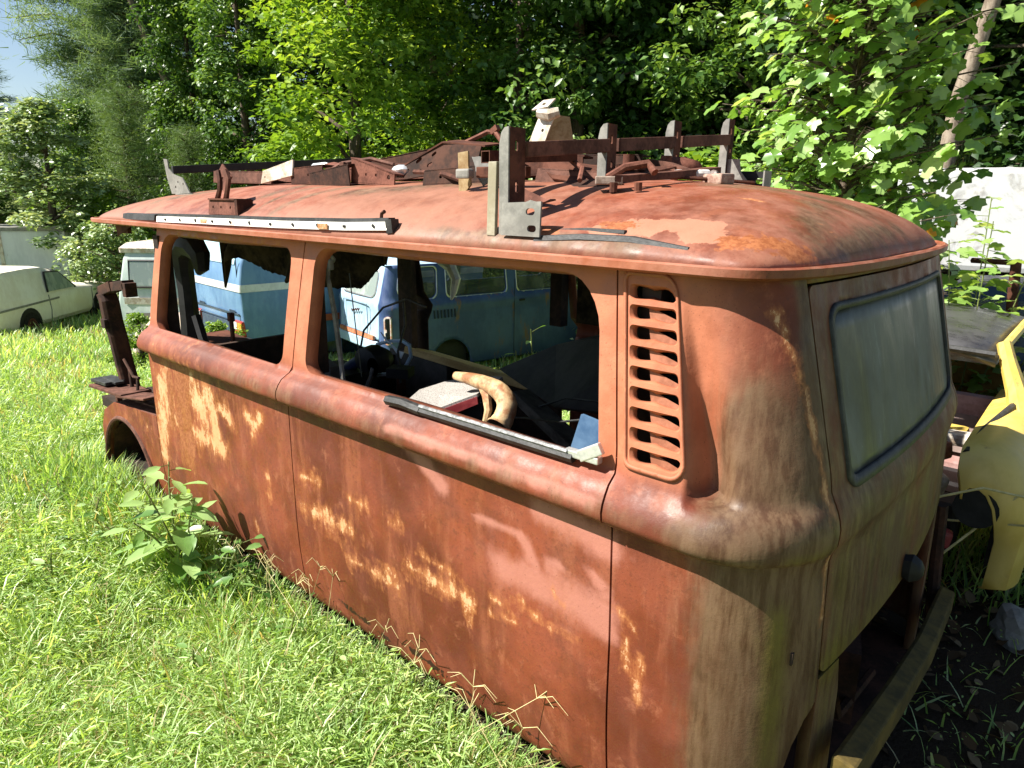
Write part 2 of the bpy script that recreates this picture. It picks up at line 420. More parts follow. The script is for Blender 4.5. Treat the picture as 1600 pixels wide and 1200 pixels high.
M['rear_glass'] = mat_dirty_window()

# ------------------------------------------------------------------ body surface of a forward-control van
def ss(a, b, v): t = np.clip((v-a)/(b-a), 0, 1); return t*t*(3-2*t)
class VanBody:
    """plan curve (side, rounded corner, rear face) times height; s along the side, rear corner near 0"""
    RX = .21
    SE = -.21+.21*math.pi/2          # end of the corner arc
    REAR = 1.28                      # length of the rear face in s
    def xr(self, z): return np.interp(z, [-.1, .5, .9, 1.0, 1.43], [0, -.010, -.028, -.045, -.150])
    def width(self, s, z):
        low = .850-.035*np.clip((.38-z)/.42, 0, 1)**2-.045*np.clip((.04-z)/.09, 0, 1)**2
        low = low+.004*np.sin(s*2.3+.5)*np.clip(z, 0, 1)
        t = np.clip((z-.93)/.485, 0, 1.1); t1 = np.clip(1-t, 0, 1)
        side = .828-.088*t**1.1
        vent = .850-.104*t
        kv = ss(-.47, -.36, s)
        corner = .832-.083*t
        up = side*(1-kv)+vent*kv
        kc = ss(-.243, -.222, s)
        up = up*(1-kc)+corner*kc
        val = np.exp(-((s+.205)/.045)**2)*(s > -.205)+(s <= -.205)*ss(-.246, -.212, s)
        up = up-.062*val*np.clip(t1*1.25, 0, 1)**1.2*(1-.0*t)
        wz = ss(.922, .948, z)
        w = low*(1-wz)+up*wz
        th = (s+self.RX)/self.RX
        return w+self.belt(z)*(1-.35*ss(.3, 1.2, th)-.35*ss(1.25, 1.55, th))
    def belt(self, z): return np.interp(z, [.822, .8300, .8335, .845, .860, .878, .896, .912, .926, .940, .955], [0, .001, .036, .047, .049, .046, .038, .027, .014, .004, 0])
    def __call__(self, s, z):
        s = np.asarray(s, float); z = np.asarray(z, float)
        w = self.width(s, z); xr = self.xr(z); yc = .64+0*z
        k = np.clip((s+1.1)/(1.1-self.RX), 0, 1)
        th = np.clip((s+self.RX)/self.RX, 0, math.pi/2)
        bl = np.interp(z, [.815, .825, .845, .88, .92, .96], [0, .008, .016, .018, .012, 0])
        x_side = s+xr*k; x_cor = xr-self.RX+self.RX*np.sin(th)+bl*np.sin(th)**3
        y_cor = -(yc+(w-yc)*np.cos(th))
        q = np.clip((s-self.SE)/self.REAR, 0, 1)
        x_rear = xr+.035*(1-(2*q-1)**2)+bl; y_rear = -yc*(1-2*q)
        x = np.where(s < -self.RX, x_side, np.where(s < self.SE, x_cor, x_rear))
        y = np.where(s < -self.RX, -w, np.where(s < self.SE, y_cor, y_rear))
        return np.stack([x, y, z], -1)
BODY = VanBody()
def mirror(f): return lambda s, z: f(s, z)*np.array([1, -1, 1])

STAIN = [('pink',-.045,.20,-.022,.37,.034),('hole',-1.66,.085,-1.36,.05,.018),('hole',-1.24,.075,-.95,.05,.022),('hole',-.85,.05,-.6,.05,.014),('hole',-1.72,.11,-1.70,.15,.014),('hole',-1.14,.10,-1.10,.13,.014),('hole',-2.3,.10,-2.0,.08,.012),('cream',-2.985,.736,-3.007,.556,.075),('cream',-2.698,.743,-2.60,.61,.085),('cream',-2.54,.72,-2.50,.56,.06),('cream',-3.062,.544,-3.12,.30,.06),('cream',-2.44,.678,-2.36,.653,.035),('cream',-3.05,.70,-3.10,.45,.05),('cream',-2.9,.52,-2.45,.50,.05),
('rust',-2.80,.77,-2.84,.36,.12),('rust',-2.93,.72,-2.97,.5,.06),('cream',-2.216,.705,-2.182,.693,.03),('cream',-2.096,.726,-2.178,.626,.022),('cream',-2.083,.472,-2.086,.387,.018),('cream',-2.232,.223,-2.217,.183,.018),
('cream',-1.85,.42,-1.541,.426,.030),('cream',-1.698,.444,-1.522,.428,.03),('cream',-1.295,.542,-1.293,.531,.024),('cream',-1.835,.543,-1.705,.563,.02),('cream',-1.53,.547,-1.438,.557,.018),('cream',-1.211,.411,-.96,.402,.026),('cream',-1.532,.303,-1.281,.312,.024),('cream',-1.147,.47,-1.029,.472,.018),
('cream',-.952,.421,-.931,.394,.017),('cream',-.936,.391,-.939,.324,.008),('cream',-.837,.456,-.804,.443,.016),('cream',-.841,.397,-.715,.422,.010),('cream',-.744,.486,-.686,.471,.013),('cream',-.686,.461,-.608,.458,.011),('cream',-.616,.57,-.586,.54,.010),('cream',-.608,.458,-.535,.46,.008),
('pink',-.793,.566,-.471,.569,.062),('pink',-.55,.57,-.45,.533,.05),('pink',-.918,.684,-.725,.689,.014),('pink',-.725,.679,-.69,.626,.025),('pink',-.636,.637,-.594,.645,.018),('pink',-.662,.784,-.444,.756,.045),('pink',-.495,.666,-.446,.633,.018),('pink',-1.194,.824,-1.052,.739,.03),
('cream',-.407,.598,-.369,.571,.012),('cream',-.383,.538,-.381,.448,.012),('cream',-.347,.502,-.347,.374,.010),
('pink',-1.25,.885,-.46,.88,.016),('cream',-.02,1.34,.03,1.24,.012),('cream',.03,1.24,.085,1.0,.009),('cream',.085,1.0,.10,.92,.013),('cream',.10,.82,.112,.66,.010)]
def seg_field(s, z, kind, L=STAIN):
    v = np.zeros_like(s)
    for k, a0, b0, a1, b1, w in L:
        if k != kind: continue
        d = np.array([a1-a0, b1-b0]); l2 = d@d+1e-9
        t = np.clip(((s-a0)*d[0]+(z-b0)*d[1])/l2, 0, 1)
        v = np.maximum(v, np.exp(-(((s-a0-t*d[0])**2+(z-b0-t*d[1])**2)/(w*w))))
    return v
def paint_left(s, z):
    D = {k: seg_field(s, z, k) for k in ('cream', 'pink', 'rust', 'grey')}
    D['cream'] = np.maximum(D['cream']*np.where(s > -1.88, .82, 1.08), .22*seg_field(s, z, 'cream', [(k, a, b, c, d, w*2.0) for k, a, b, c, d, w in STAIN]))-.0; D['cream'] = np.where(D['cream'] > .04, D['cream'], -1.0); D['rust'] = np.where(D['rust'] > .02, D['rust'], -1.0)
    D['pink'] = np.where(D['pink'] > .02, D['pink'], -1.0)
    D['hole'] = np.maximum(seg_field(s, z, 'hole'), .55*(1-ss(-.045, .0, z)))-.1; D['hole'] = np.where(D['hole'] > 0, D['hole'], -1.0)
    D['sal'] = ss(.93, 1.0, z)*(1-ss(-.30, .0, s))*.95
    rear = ss(-.17, -.06, s)
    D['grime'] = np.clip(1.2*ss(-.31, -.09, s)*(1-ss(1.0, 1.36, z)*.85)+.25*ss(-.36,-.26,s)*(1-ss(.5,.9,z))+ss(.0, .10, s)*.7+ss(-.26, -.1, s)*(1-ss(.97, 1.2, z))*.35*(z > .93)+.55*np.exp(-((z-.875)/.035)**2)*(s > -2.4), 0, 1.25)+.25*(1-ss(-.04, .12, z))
    D['moss'] = np.exp(-((s+.030)/.040)**2)*ss(.20, .36, z)*(1-ss(.68, .82, z))*.72+.45*ss(.03, .09, s)*(1-ss(.45, .75, z))+np.exp(-((z-.845)/.02)**2)*ss(-.08, .0, s)*.6+.7*np.exp(-((z-1.40)/.012)**2)*ss(-.05, .06, s)
    return D
def paint_rear(s, z):
    o = np.zeros_like(s)
    return dict(hole=o-1, cream=o-1, pink=o-1, rust=o-1, grey=o, sal=o, grime=.72+.2*np.sin(s*5)-.25*ss(.8, 1.3, z), moss=.25*(1-ss(.75, .9, z))+.35*np.exp(-((z-.52)/.05)**2)+.55*np.exp(-((z-1.41)/.015)**2)+.30*np.exp(-((s-.2)/.05)**2))
def paint_dull(s, z):
    o = np.zeros_like(s); return dict(hole=o-1, cream=o-1, pink=o-1, rust=o-1, grey=o+.3, sal=o, grime=o+.3, moss=o)

ZR = np.unique(np.round(np.concatenate([np.arange(-.03, .81, .02), [.822, .8300, .8335, .841, .849, .858, .868, .879, .890, .901, .911, .920, .929, .938, .948], np.arange(.965, 1.42, .02)]), 4))

van = empty('rusty_van', (-1.6, 0, -.12), 0, 'rust-red van wreck without side glass, scrap iron piled on its roof', 'van')
def VP(name, outline, holes, paint=paint_left, mat=None, cols=None, **k):
    f = k.pop('f', BODY)
    o = panel(name, outline, holes, f, mat or RUSTP, van, attrs=paint, rows=k.pop('rows', ZR), cols=cols, **k)
    o.matrix_parent_inverse = Matrix.Translation(-Vector(van.location)); return o
def wp(o): o.matrix_parent_inverse = Matrix.Translation(-Vector(o.parent.location)); return o

SB, S1, S2 = -3.16, -1.886, -.437
ZT, ZS = 1.418, -.045
sill = [(SB, .03), (-2.9, ZS)]
mid = VP('front_side_panel', [(SB, -.03), (-3.0, ZS), (S1-.003, ZS), (S1-.003, .60), (S1+.012, ZT), (SB+.01, ZT), (SB, .9)],
         [rrect(-3.085, .948, -1.95, 1.385, (.05, .05, .06, .09))], cols=np.arange(SB+.01, S1, .022), flange=.045, edge_flange=.03)
mid['label'] = 'front side panel with large peeling cream paint patch'
door = VP('rear_side_panel', [(S1+.003, ZS), (-1.3, ZS-.004), (-.9, ZS+.004), (S2-.003, ZS), (S2-.003, ZT), (S1+.018, ZT), (S1+.003, .60)],
          [rrect(-1.80, .955, -.495, 1.392, (.05, .045, .13, .07))], cols=np.arange(S1+.012, S2, .022), flange=.045, edge_flange=.03)
door['label'] = 'rear side panel with scraped pink and cream marks'
vents = []
vz0, vz1 = .985, 1.392
for k in range(9):
    a = vz0+(vz1-vz0)/9*k; b = a+(vz1-vz0)/9-.012
    rr = [.012, .012, .012, .012]
    if k == 8: rr[2] = .032
    if k == 0: rr[1] = .03
    vents.append(rrect(-.395, a, -.252, b, rr, 4))
cq = [(S2+.003, ZS), (-.05, ZS), (.0, ZS), (.002, .20), (.012, .29), (.035, .365), (.07, .42), (BODY.SE-.002, .445), (BODY.SE-.002, ZT), (S2+.003, ZT)]
quarter = VP('rear_quarter_panel', cq, vents, cols=np.unique(np.round(np.concatenate([np.arange(S2+.015, -.30, .018), np.arange(-.298, -.18, .0065), np.arange(-.175, BODY.SE-.006, .014)]), 4)), flange=.016, edge_flange=.03)
quarter['label'] = 'rear corner panel with louvred air intake and moss streaks'
# raised lip round the air intake
lip = panel('vent_lip', rrect(-.410, .968, -.2445, 1.408, (.02, .04, .045, .02)), [rrect(-.402, .978, -.2500, 1.399, (.015, .036, .040, .015))], lambda s, z: BODY(s, z), RUSTP, quarter, res=.015, thick=.012, attrs=paint_left, offset=.006)
# the baffle behind the louvres
baf = MB(); o3 = np.array([0., .014, 0.])
for k in range(8):
    a = vz0+(vz1-vz0)/9*k; b = a+(vz1-vz0)/9-.012
    tri = [(-.395+.143*.36, b-.006), (-.395+.143*.46, b-.007), (-.246, a+.004), (-.246, a-.006), (-.395+.143*.40, a-.006)]
    q = [BODY(np.array(p), np.array(z))+o3 for p, z in tri]; baf.add(q, [(0, 1, 2, 3, 4)])
baf.build('vent_fin', mat_plain('fin_rust', (.20, .07, .035), (.32, .125, .07), 14, .7), quarter)
ib = MB(); ib.box((-.40, -.60, 1.2), (.26, .16, .5)); ib.build('vent_duct', M['black'], quarter)

# right side, mirrored (seen from inside)
VP('rear_side_panel', [(-1.84, ZS), (S2, ZS), (S2, ZT), (-1.84, ZT)], [rrect(-1.79, .955, -.495, 1.392, .07)], paint_dull, f=mirror(BODY), flip=True, res=.06, cols=np.arange(-1.8, S2, .05))
VP('rear_quarter_panel', [(S2+.004, ZS), (BODY.SE-.002, ZS), (BODY.SE-.002, ZT), (S2+.004, ZT)], [], paint_rear, f=mirror(BODY), flip=True, res=.03, cols=np.arange(S2+.03, BODY.SE, .025))
VP('side_door_pillar', [(-3.18, ZS), (-3.02, ZS), (-3.02, ZT), (-3.18, ZT)], [], paint_dull, f=mirror(BODY), flip=True, res=.05, cols=np.array([-3.1]), mat=M['inner'])
for c, z in (((-3.10, .745, .66), (.10, .07, 1.42)), ((-1.87, .755, 1.16), (.075, .06, .5)), ((-3.02, .71, 1.0), (.03, .03, .8))): m_ = MB(); m_.box(c, z); wp(m_.build('door_frame_post', M['inner'], van))
for c, z in (((-2.45, .74, 1.40), (1.3, .07, .05)), ((-2.43, .78, -.02), (1.35, .12, .10))): m_ = MB(); m_.box(c, z); wp(m_.build('door_opening_rail', M['inner'], van))
# inner pillars behind the left panels
for c, z in (((-1.875, -.715, 1.17), (.055, .05, .5)), ((-3.14, -.73, .7), (.05, .06, 1.35)), ((-.46, -.70, 1.17), (.05, .05, .48))): m_ = MB(); m_.box(c, z); wp(m_.build('inner_pillar', M['inner'], van))
# rear header above the tailgate, valance posts under it
SE, RE = BODY.SE, BODY.SE+BODY.REAR
VP('rear_header', [(SE+.001, 1.401), (RE-.001, 1.401), (RE-.001, ZT+.006), (SE+.001, ZT+.006)], [], paint_rear, rows=np.array([1.41]), cols=np.arange(SE+.03, RE, .04))
for nm, a, b in (('left', SE+.001, SE+.135), ('right', RE-.115, RE-.001)):
    VP('rear_valance_post', [(a, ZS), (b, ZS), (b, .40), (b-.02 if nm == 'left' else b, .501), (a if nm == 'left' else a+.02, .501), (a, .40)], [], paint_rear, res=.03, cols=np.array([a+.06]), edge_flange=.03)
# tailgate with window
tg = VP('tailgate', rrect(SE+.005, .508, RE-.005, 1.396, (.035, .05, .02, .02)), [rrect(SE+.085, .955, RE-.085, 1.345, .06)], paint_rear, cols=np.arange(SE+.02, RE, .03), flange=.02, edge_flange=.03)
def tgp(name, outline, holes, mat, off, res=.03, thick=.008):
    o = panel(name, outline, holes, BODY, mat, tg, res=res, thick=thick, offset=off); return o
tgp('window_seal', rrect(SE+.079, .942, RE-.079, 1.352, .045), [rrect(SE+.096, .968, RE-.096, 1.335, .035)], M['rubber'], .005, .02, .016)
tgp('rear_window', rrect(SE+.09, .96, RE-.09, 1.34, .055), [], M['rear_glass'], -.004, .06, .005)
kn = MB(); kn.loft([[(-.012+x, -.02+ .035*k*math.cos(a), .545+.045*k*math.sin(a)) for a in np.arange(0, 6.28, .785)] for x, k in ((0.03, .8), (.055, 1), (.075, .7), (.085, .3))])
kn.build('latch', M['black'], tg, True)

# roof with rain gutter
RX0, RX1, XC = -4.25, -.11, -2.1
def plan_half(x):
    """half width of the gutter line at x"""
    f = np.clip((x-RX0)/.55, 0, 1); r = np.clip((RX1-x)/.16, 0, 1)
    return .765*(1-(1-f)**3.0)**.5*(1-(1-r)**2.6)**.38
def roofz(x, y):
    a = np.where(x < XC, XC-RX0, RX1-XC); q = np.abs((x-XC)/a); ex = np.where(x < XC, 3.2, 8)
    return 1.432+.2*np.clip((1-q**ex)*(1-np.abs(y/.765)**2.5), 0, 1)**.65
ROOF_ST = [('pale',-.56,-.68,-.36,-.65,.045),('pale',-.38,-.70,-.26,-.68,.03),('pale',-.66,-.71,-.5,-.70,.025),('grime',-.20,-.5,-.28,-.2,.07),('grime',-.14,-.55,-.16,.1,.04),('rust',-.30,-.70,-.15,-.60,.045),('rust',-.62,-.69,-.55,-.68,.03),('rust',-.95,-.70,-.75,-.72,.02),('grime',-.55,-.2,-.25,.0,.12),('grime',-3.4,-.6,-2.9,-.3,.08),
  ('pink',-2.6,-.60,-.8,-.60,.03),('grime',-2.15,-.70,-2.0,-.2,.04),('grime',-2.30,-.68,-2.22,-.2,.03),('grime',-2.42,-.6,-2.4,-.2,.05),('grime',-1.9,-.5,-1.3,-.35,.10),('cream',-.9,-.33,-.15,-.42,.004),('grime',-1.2,-.74,-.5,-.745,.03)]
xs = np.concatenate([RX0+.55*np.linspace(0, 1, 22)**2*.999+.0005, np.linspace(RX0+.56, RX1-.17, 96), RX1-.16*np.linspace(1, 0, 16)**1.7-.0003])
us = np.concatenate([np.linspace(-1, -.8, 12), np.linspace(-.78, .78, 36), np.linspace(.8, 1, 12)])
XX = np.repeat(xs[:, None], len(us), 1); YY = plan_half(XX)*us[None]
# the dome follows the distance to the gutter line so that it closes on it all round
ZZ = np.where(np.abs(us)[None] > .9999, 1.432, roofz(XX, us[None]*.765))
ZZ[0] = 1.432; ZZ[-1] = 1.432
ZZ += .004*np.sin(XX*5+YY*3)*np.sin(YY*7+1)*(1-np.abs(us)[None]**6)
# shallow stamped crease of the rear roof
V = np.stack([XX, YY, ZZ], -1).reshape(-1, 3); ni, nj = XX.shape
idx = np.arange(ni*nj).reshape(ni, nj); F = np.stack([idx[:-1, :-1], idx[1:, :-1], idx[1:, 1:], idx[:-1, 1:]], -1).reshape(-1, 4)
me = fast_mesh('roof', V, F, None, True)
fx, fy = V[:, 0], V[:, 1]
RA = {k: seg_field(fx, fy, k, ROOF_ST) for k in ('cream', 'rust', 'grime', 'pale')}
RA['cream'] = np.where(RA['cream'] > .02, RA['cream']*.9, -1); RA['rust'] = np.where(RA['rust'] > .02, RA['rust'], -1)
RA['pink'] = np.zeros_like(fx)+.30; RA['grey'] = .75+.2*np.sin(fx*3); RA['sal'] = np.zeros_like(fx)
RA['grime'] = RA['grime']*.8; RA['moss'] = np.zeros_like(fx); RA['hole'] = np.zeros_like(fx)-1; RA['pale'] = RA['pale']*.85
for k, a in RA.items():
    A_ = me.attributes.new(k, 'FLOAT', 'POINT'); A_.data.foreach_set('value', a.astype(np.float32))
roof = link('roof', me, RUSTP, van, True)
md = roof.modifiers.new('thickness', 'SOLIDIFY'); md.thickness = .006; md.offset = -1
gx = np.concatenate([xs, xs[::-1]])
loop = [(x, -float(plan_half(x)), 1.428) for x in xs[::2]]+[(x, float(plan_half(x)), 1.428) for x in xs[::-2]]
# gutter: an L-shaped channel swept along the gutter line
gm = MB(); LP = [Vector(p) for p in loop]; m = len(LP); rings = []
for i in range(m):
    t = (LP[(i+1) % m]-LP[i-1]); t.z = 0; t.normalize(); nrm_ = Vector((t.y, -t.x, 0))
    prof = [(-.035, -.010), (-.035, .008), (.002, .006), (.020, .004), (.028, .010), (.036, .006), (.036, -.010), (.026, -.016), (.0, -.014)]
    rings.append([LP[i]+nrm_*a+Vector((0, 0, b)) for a, b in prof])
n = len(rings[0]); vs = [p for r in rings for p in r]
gm.add(vs, [(i*n+k, i*n+(k+1) % n, ((i+1) % m)*n+(k+1) % n, ((i+1) % m)*n+k) for i in range(m) for k in range(n)])
gme = gm.mesh('rain_gutter', True); sharp(gme, 50)
gv = np.array(gm.v)
for k, a in dict(hole=-np.ones(len(gv)), cream=-np.ones(len(gv)), pink=np.zeros(len(gv))+.35, rust=-np.ones(len(gv)), grey=np.zeros(len(gv))+.5, sal=.6*(1-ss(-.5, -.1, gv[:, 0])), grime=ss(-.6, -.1, gv[:, 0])*.35, moss=ss(-.22, -.1, gv[:, 0])*.45*(gv[:, 2] < 1.425)).items():
    A_ = gme.attributes.new(k, 'FLOAT', 'POINT'); A_.data.foreach_set('value', np.asarray(a, np.float32))
link('rain_gutter', gme, RUSTP, roof)
# ceiling boards and torn headliner
def hang(name, pts, depth, parent, mat, y0, thick=.012):
    """cloth hanging under the roof; pts = list of (x, drop) along x"""
    xs_ = np.linspace(pts[0][0], pts[-1][0], 60); px = [p[0] for p in pts]; pd = [p[1] for p in pts]
    dr = np.interp(xs_, px, pd)+.0035*rng.standard_normal(60)*(np.interp(xs_, px, pd) > .05)
    vs = []; fs = []; k = 7
    for i, x in enumerate(xs_):
        for j in range(k):
            u_ = j/(k-1); vs.append((x+.01*math.sin(9*u_+i*.4), y0+depth*math.sin(i*.35)*u_+.04*math.sin(u_*3+i*.15), 1.42-dr[i]*u_))
    for i in range(59):
        for j in range(k-1): fs.append((i*k+j, i*k+k+j, i*k+k+j+1, i*k+j+1))
    b = MB(); b.add(vs, fs); o = b.build(name, mat, parent, True); wp(o)
    md = o.modifiers.new('thickness', 'SOLIDIFY'); md.thickness = thick; return o
hang('torn_headliner', [(-3.70, .04), (-3.66, .10), (-3.655, .40), (-3.62, .36), (-3.56, .23), (-3.40, .20), (-3.25, .25), (-3.05, .27), (-2.9, .28), (-2.7, .28)], .02, van, M['cloth'], -.2)
hang('torn_headliner', [(-2.72, .26), (-2.64, .27), (-2.45, .275), (-2.34, .27), (-2.27, .24), (-2.19, .17), (-2.12, .14), (-2.07, .105), (-1.95, .10), (-1.9, .05)], .02, van, M['cloth'], -.2)
m_ = MB()
for x in (-3.3, -2.6, -1.9, -1.2, -.6): m_.tube([(x, -.70, 1.40), (x, -.45, 1.49), (x, 0, 1.54), (x, .45, 1.49), (x, .70, 1.40)], .018, 6)
wp(m_.build('roof_bow', M['inner'], van, True))
m_ = MB()
m_.add([(-3.2, -.73, 1.395), (-.3, -.73, 1.395), (-.3, -.3, 1.53), (-3.2, -.3, 1.53), (-.3, .3, 1.53), (-3.2, .3, 1.53), (-.3, .73, 1.395), (-3.2, .73, 1.395)], [(0, 1, 2, 3), (3, 2, 4, 5), (5, 4, 6, 7)])
wp(m_.build('ceiling_lining', M['cloth'], van))
# floor, engine deck, bulkheads, engine bay
m_ = MB(); m_.box((-2.35, 0, .02), (3.1, 1.58, .05)); m_.box((-3.9, 0, .30), (.9, 1.45, .06)); wp(m_.build('floor', M['inner'], van))
m_ = MB(); m_.box((-.40, 0, .60), (.72, 1.5, .03)); m_.box((-.77, 0, .28), (.03, 1.5, .66)); wp(m_.build('engine_deck', M['inner'], van))
m_ = MB(); m_.box((-.45, -.60, .25), (.6, .03, .6)); m_.box((-.45, .60, .25), (.6, .03, .6)); m_.box((-.3, 0, -.06), (.7, 1.2, .03)); wp(m_.build('engine_bay_wall', M['rust_black'], van))
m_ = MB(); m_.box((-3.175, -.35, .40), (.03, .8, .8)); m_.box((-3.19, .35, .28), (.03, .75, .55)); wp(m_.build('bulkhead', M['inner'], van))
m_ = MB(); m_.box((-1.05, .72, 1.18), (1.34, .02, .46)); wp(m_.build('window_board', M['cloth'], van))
m_ = MB(); m_.box((-2.95, .70, .38), (.55, .03, .42)); wp(m_.build('inner_trim_panel', mat_plain('grey_card', (.06, .06, .055), (.10, .095, .09), 5, .9), van))
# front: fender with wheel arch, step tray, hub, hinge pillar
arc = [(-3.64+.355*math.cos(a), .0+.365*math.sin(a)) for a in np.linspace(0, math.pi, 26)]
fo = [(SB-.006, -.04), (SB-.006, .485), (-3.45, .465), (-3.76, .435), (-3.92, .36), (-4.0, .25), (-4.045, .10), (-4.05, -.04), (-3.995, -.04)]+arc[::-1]+[(-3.285, -.04)]
fend = VP('front_fender', fo, [], None, rows=np.arange(0, .5, .025), cols=np.arange(-4.02, SB, .03), edge_flange=.05)
m_ = MB(); lp = [(-3.64+.352*math.cos(a), -.845, .362*math.sin(a)-.0) for a in np.linspace(-.1, math.pi+.1, 30)]; m_.tube(lp, .014, 8); m_.build('arch_lip', M['rust_mid'], fend, True)
m_ = MB(); m_.add([(SB-.01, -.845, .485), (-3.45, -.845, .465), (-3.76, -.84, .435), (-3.92, -.83, .36), (SB-.01, -.45, .505), (-3.45, -.45, .485), (-3.80, -.45, .455), (-3.98, -.45, .38)], [(0, 1, 5, 4), (1, 2, 6, 5), (2, 3, 7, 6)])
for k in range(3): m_.tube([(SB-.02, -.78+.1*k, .488+.004*k), (-3.75, -.77+.1*k, .445+.004*k)], .009, 6)
m_.build('fender_top', M['rust_mid'], fend)
m_ = MB(); m_.loft([[(-3.64+.33*math.cos(a), y, .33*math.sin(a)) for a in np.linspace(-.3, math.pi+.3, 20)] for y in (-.82, -.45)], False); m_.box((-3.64, -.44, .05), (.7, .02, .7)); m_.build('wheel_housing', M['rust_black'], fend)
m_ = MB(); m_.loft([[(-3.53+r_*math.cos(a), y, .085+r_*math.sin(a)) for a in np.arange(0, 6.28, .2618)] for y, r_ in ((-.62, .15), (-.70, .15), (-.72, .13), (-.715, .05), (-.74, .045), (-.745, .02))]); wp(m_.build('brake_drum', mat_plain('grey_drum', (.16, .165, .18), (.28, .29, .30), 9, .6), van, True))
m_ = MB(); m_.box((-3.78, -.80, .505), (.50, .16, .018), Matrix.Rotation(R(-4), 3, 'Y')); m_.box((-3.42, -.82, .535), (.40, .12, .012), Matrix.Rotation(R(-9), 3, 'Y')); m_.box((-4.0, -.74, .42), (.03, .03, .2)); wp(m_.build('step_tray', M['rust_mid'], van, bevel=.004))
m_ = MB(); m_.box((-3.93, -.80, .522), (.24, .12, .02), Matrix.Rotation(R(-4), 3, 'Y')); m_.box((-3.86, -.80, .535), (.2, .05, .015), Matrix.Rotation(R(-2), 3, 'Y')); wp(m_.build('step_mat', M['rubber'], van, bevel=.004))
m_ = MB()
pr = [(-.055, -.03), (-.055, .03), (-.04, .045), (.04, .045), (.055, .03), (.055, -.03), (.03, -.045), (-.03, -.045)]
path = [(-3.83, -.72, .47, .75), (-3.86, -.73, .62, .72), (-3.875, -.74, .78, .78), (-3.90, -.745, .86, .95), (-3.905, -.75, .98, .98), (-3.935, -.75, 1.02, .9)]
m_.loft([[(x+a*k*.8, y+b, z+a*.12) for a, b in pr] for x, y, z, k in path])
m_.box((-3.86, -.75, 1.055), (.20, .07, .055), Matrix.Rotation(R(-14), 3, 'Y')); m_.box((-3.69, -.75, 1.085), (.22, .06, .05), Matrix.Rotation(R(-8), 3, 'Y')); m_.box((-3.575, -.75, 1.075), (.05, .06, .075))
m_.box((-3.885, -.795, .86), (.06, .02, .05)); m_.tube([(-3.80, -.75, .66), (-3.66, -.76, .585), (-3.55, -.77, .60)], .009, 6); m_.tube([(-3.73, -.75, .62), (-3.70, -.76, .50)], .012, 6); m_.tube([(-3.60, -.76, .59), (-3.57, -.78, .52)], .009, 6)
wp(m_.build('hinge_pillar', M['rust_black'], van, bevel=.004))
m_ = MB()
for k in range(4): m_.box((-4.10-.02*k, -.78+.05*k, .12+.05*k), (.12, .02, .05), Matrix.Rotation(R(20*k-30), 3, 'Y'))
m_.box((-4.06, -.70, .18), (.05, .2, .14)); wp(m_.build('bumper_bracket', M['rust_dark'], van))
m_ = MB(); m_.box((-3.60, -.72, 1.39), (.10, .02, .05)); m_.add([(-3.70, -.735, 1.415), (-3.45, -.735, 1.415), (-3.68, -.735, 1.345)], [(0, 1, 2)]); wp(m_.build('pillar_stub', M['rust_dark'], van))
# right front pillar stub, dash remains
m_ = MB(); m_.tube([(-4.02, .70, 1.40), (-4.25, .76, 1.0), (-4.3, .78, .5)], .03, 8); wp(m_.build('windscreen_pillar', M['inner'], van, True))
m_ = MB(); m_.box((-3.62, -.18, .57), (.5, .42, .2)); m_.box((-3.45, -.15, .68), (.28, .3, .05), Matrix.Rotation(R(-8), 3, 'Y')); wp(m_.build('seat_box', M['black'], van, bevel=.01))
m_ = MB(); m_.box((-3.85, -.15, .690), (.30, .22, .014), Matrix.Rotation(R(4), 3, 'Y')); m_.tube([(-3.60, -.2, .62), (-3.60, -.2, .86)], .014, 6); m_.box((-3.6, -.2, .86), (.035, .03, .05)); wp(m_.build('dash_plate', M['rust_dark'], van))
# mossy beam across the open engine bay
m_ = MB()
pts = [(.075, -.66, .30), (.085, -.2, .235), (.085, .2, .175), (.06, .74, .10)]
m_.loft([[(x+a, y, z+b) for a, b in ((-.028, -.045), (.026, -.045), (.026, .035), (-.016, .044), (-.028, .038))] for x, y, z in pts])
wp(m_.build('rear_beam', mat_plain('mossy_beam', (.055, .040, .012), (.13, .09, .022), 7, .8), van, bevel=.006))
m_ = MB(); m_.tube([(.0, .66, .50), (.01, .70, .25), (.03, .72, -.05)], .022, 8); m_.tube([(-.04, -.50, .50), (-.05, -.2, .1), (-.05, .2, .02)], .014, 6); m_.box((-.3, .1, .12), (.4, .5, .25), Matrix.Rotation(.3, 3, 'Z')); wp(m_.build('engine_bay_bracket', M['rust_black'], van))
# window rubber hanging on the sill of the big opening
m_ = MB(); m_.tube([(-1.30, -.845, .955), (-1.22, -.85, .962), (-1.14, -.846, .955)], .016, 6); m_.tube([(-1.14, -.846, .955), (-.85, -.848, .957), (-.575, -.848, .957)], .014, 6)
wp(m_.build('window_rubber', M['rubber'], van, True))
m_ = MB(); m_.tube([(-1.14, -.852, .969), (-.85, -.854, .971), (-.59, -.854, .971)], .0065, 6); wp(m_.build('window_trim', mat_plain('speckled_trim', (.10, .10, .10), (.34, .34, .34), 60, .4, .5), van, True))
m_ = MB(); m_.box((-.55, -.845, .968), (.10, .022, .018)); m_.box((-.525, -.85, .985), (.07, .015, .03), Matrix.Rotation(R(-30), 3, 'Y')); wp(m_.build('trim_clip', M['zinc'], van, bevel=.003))

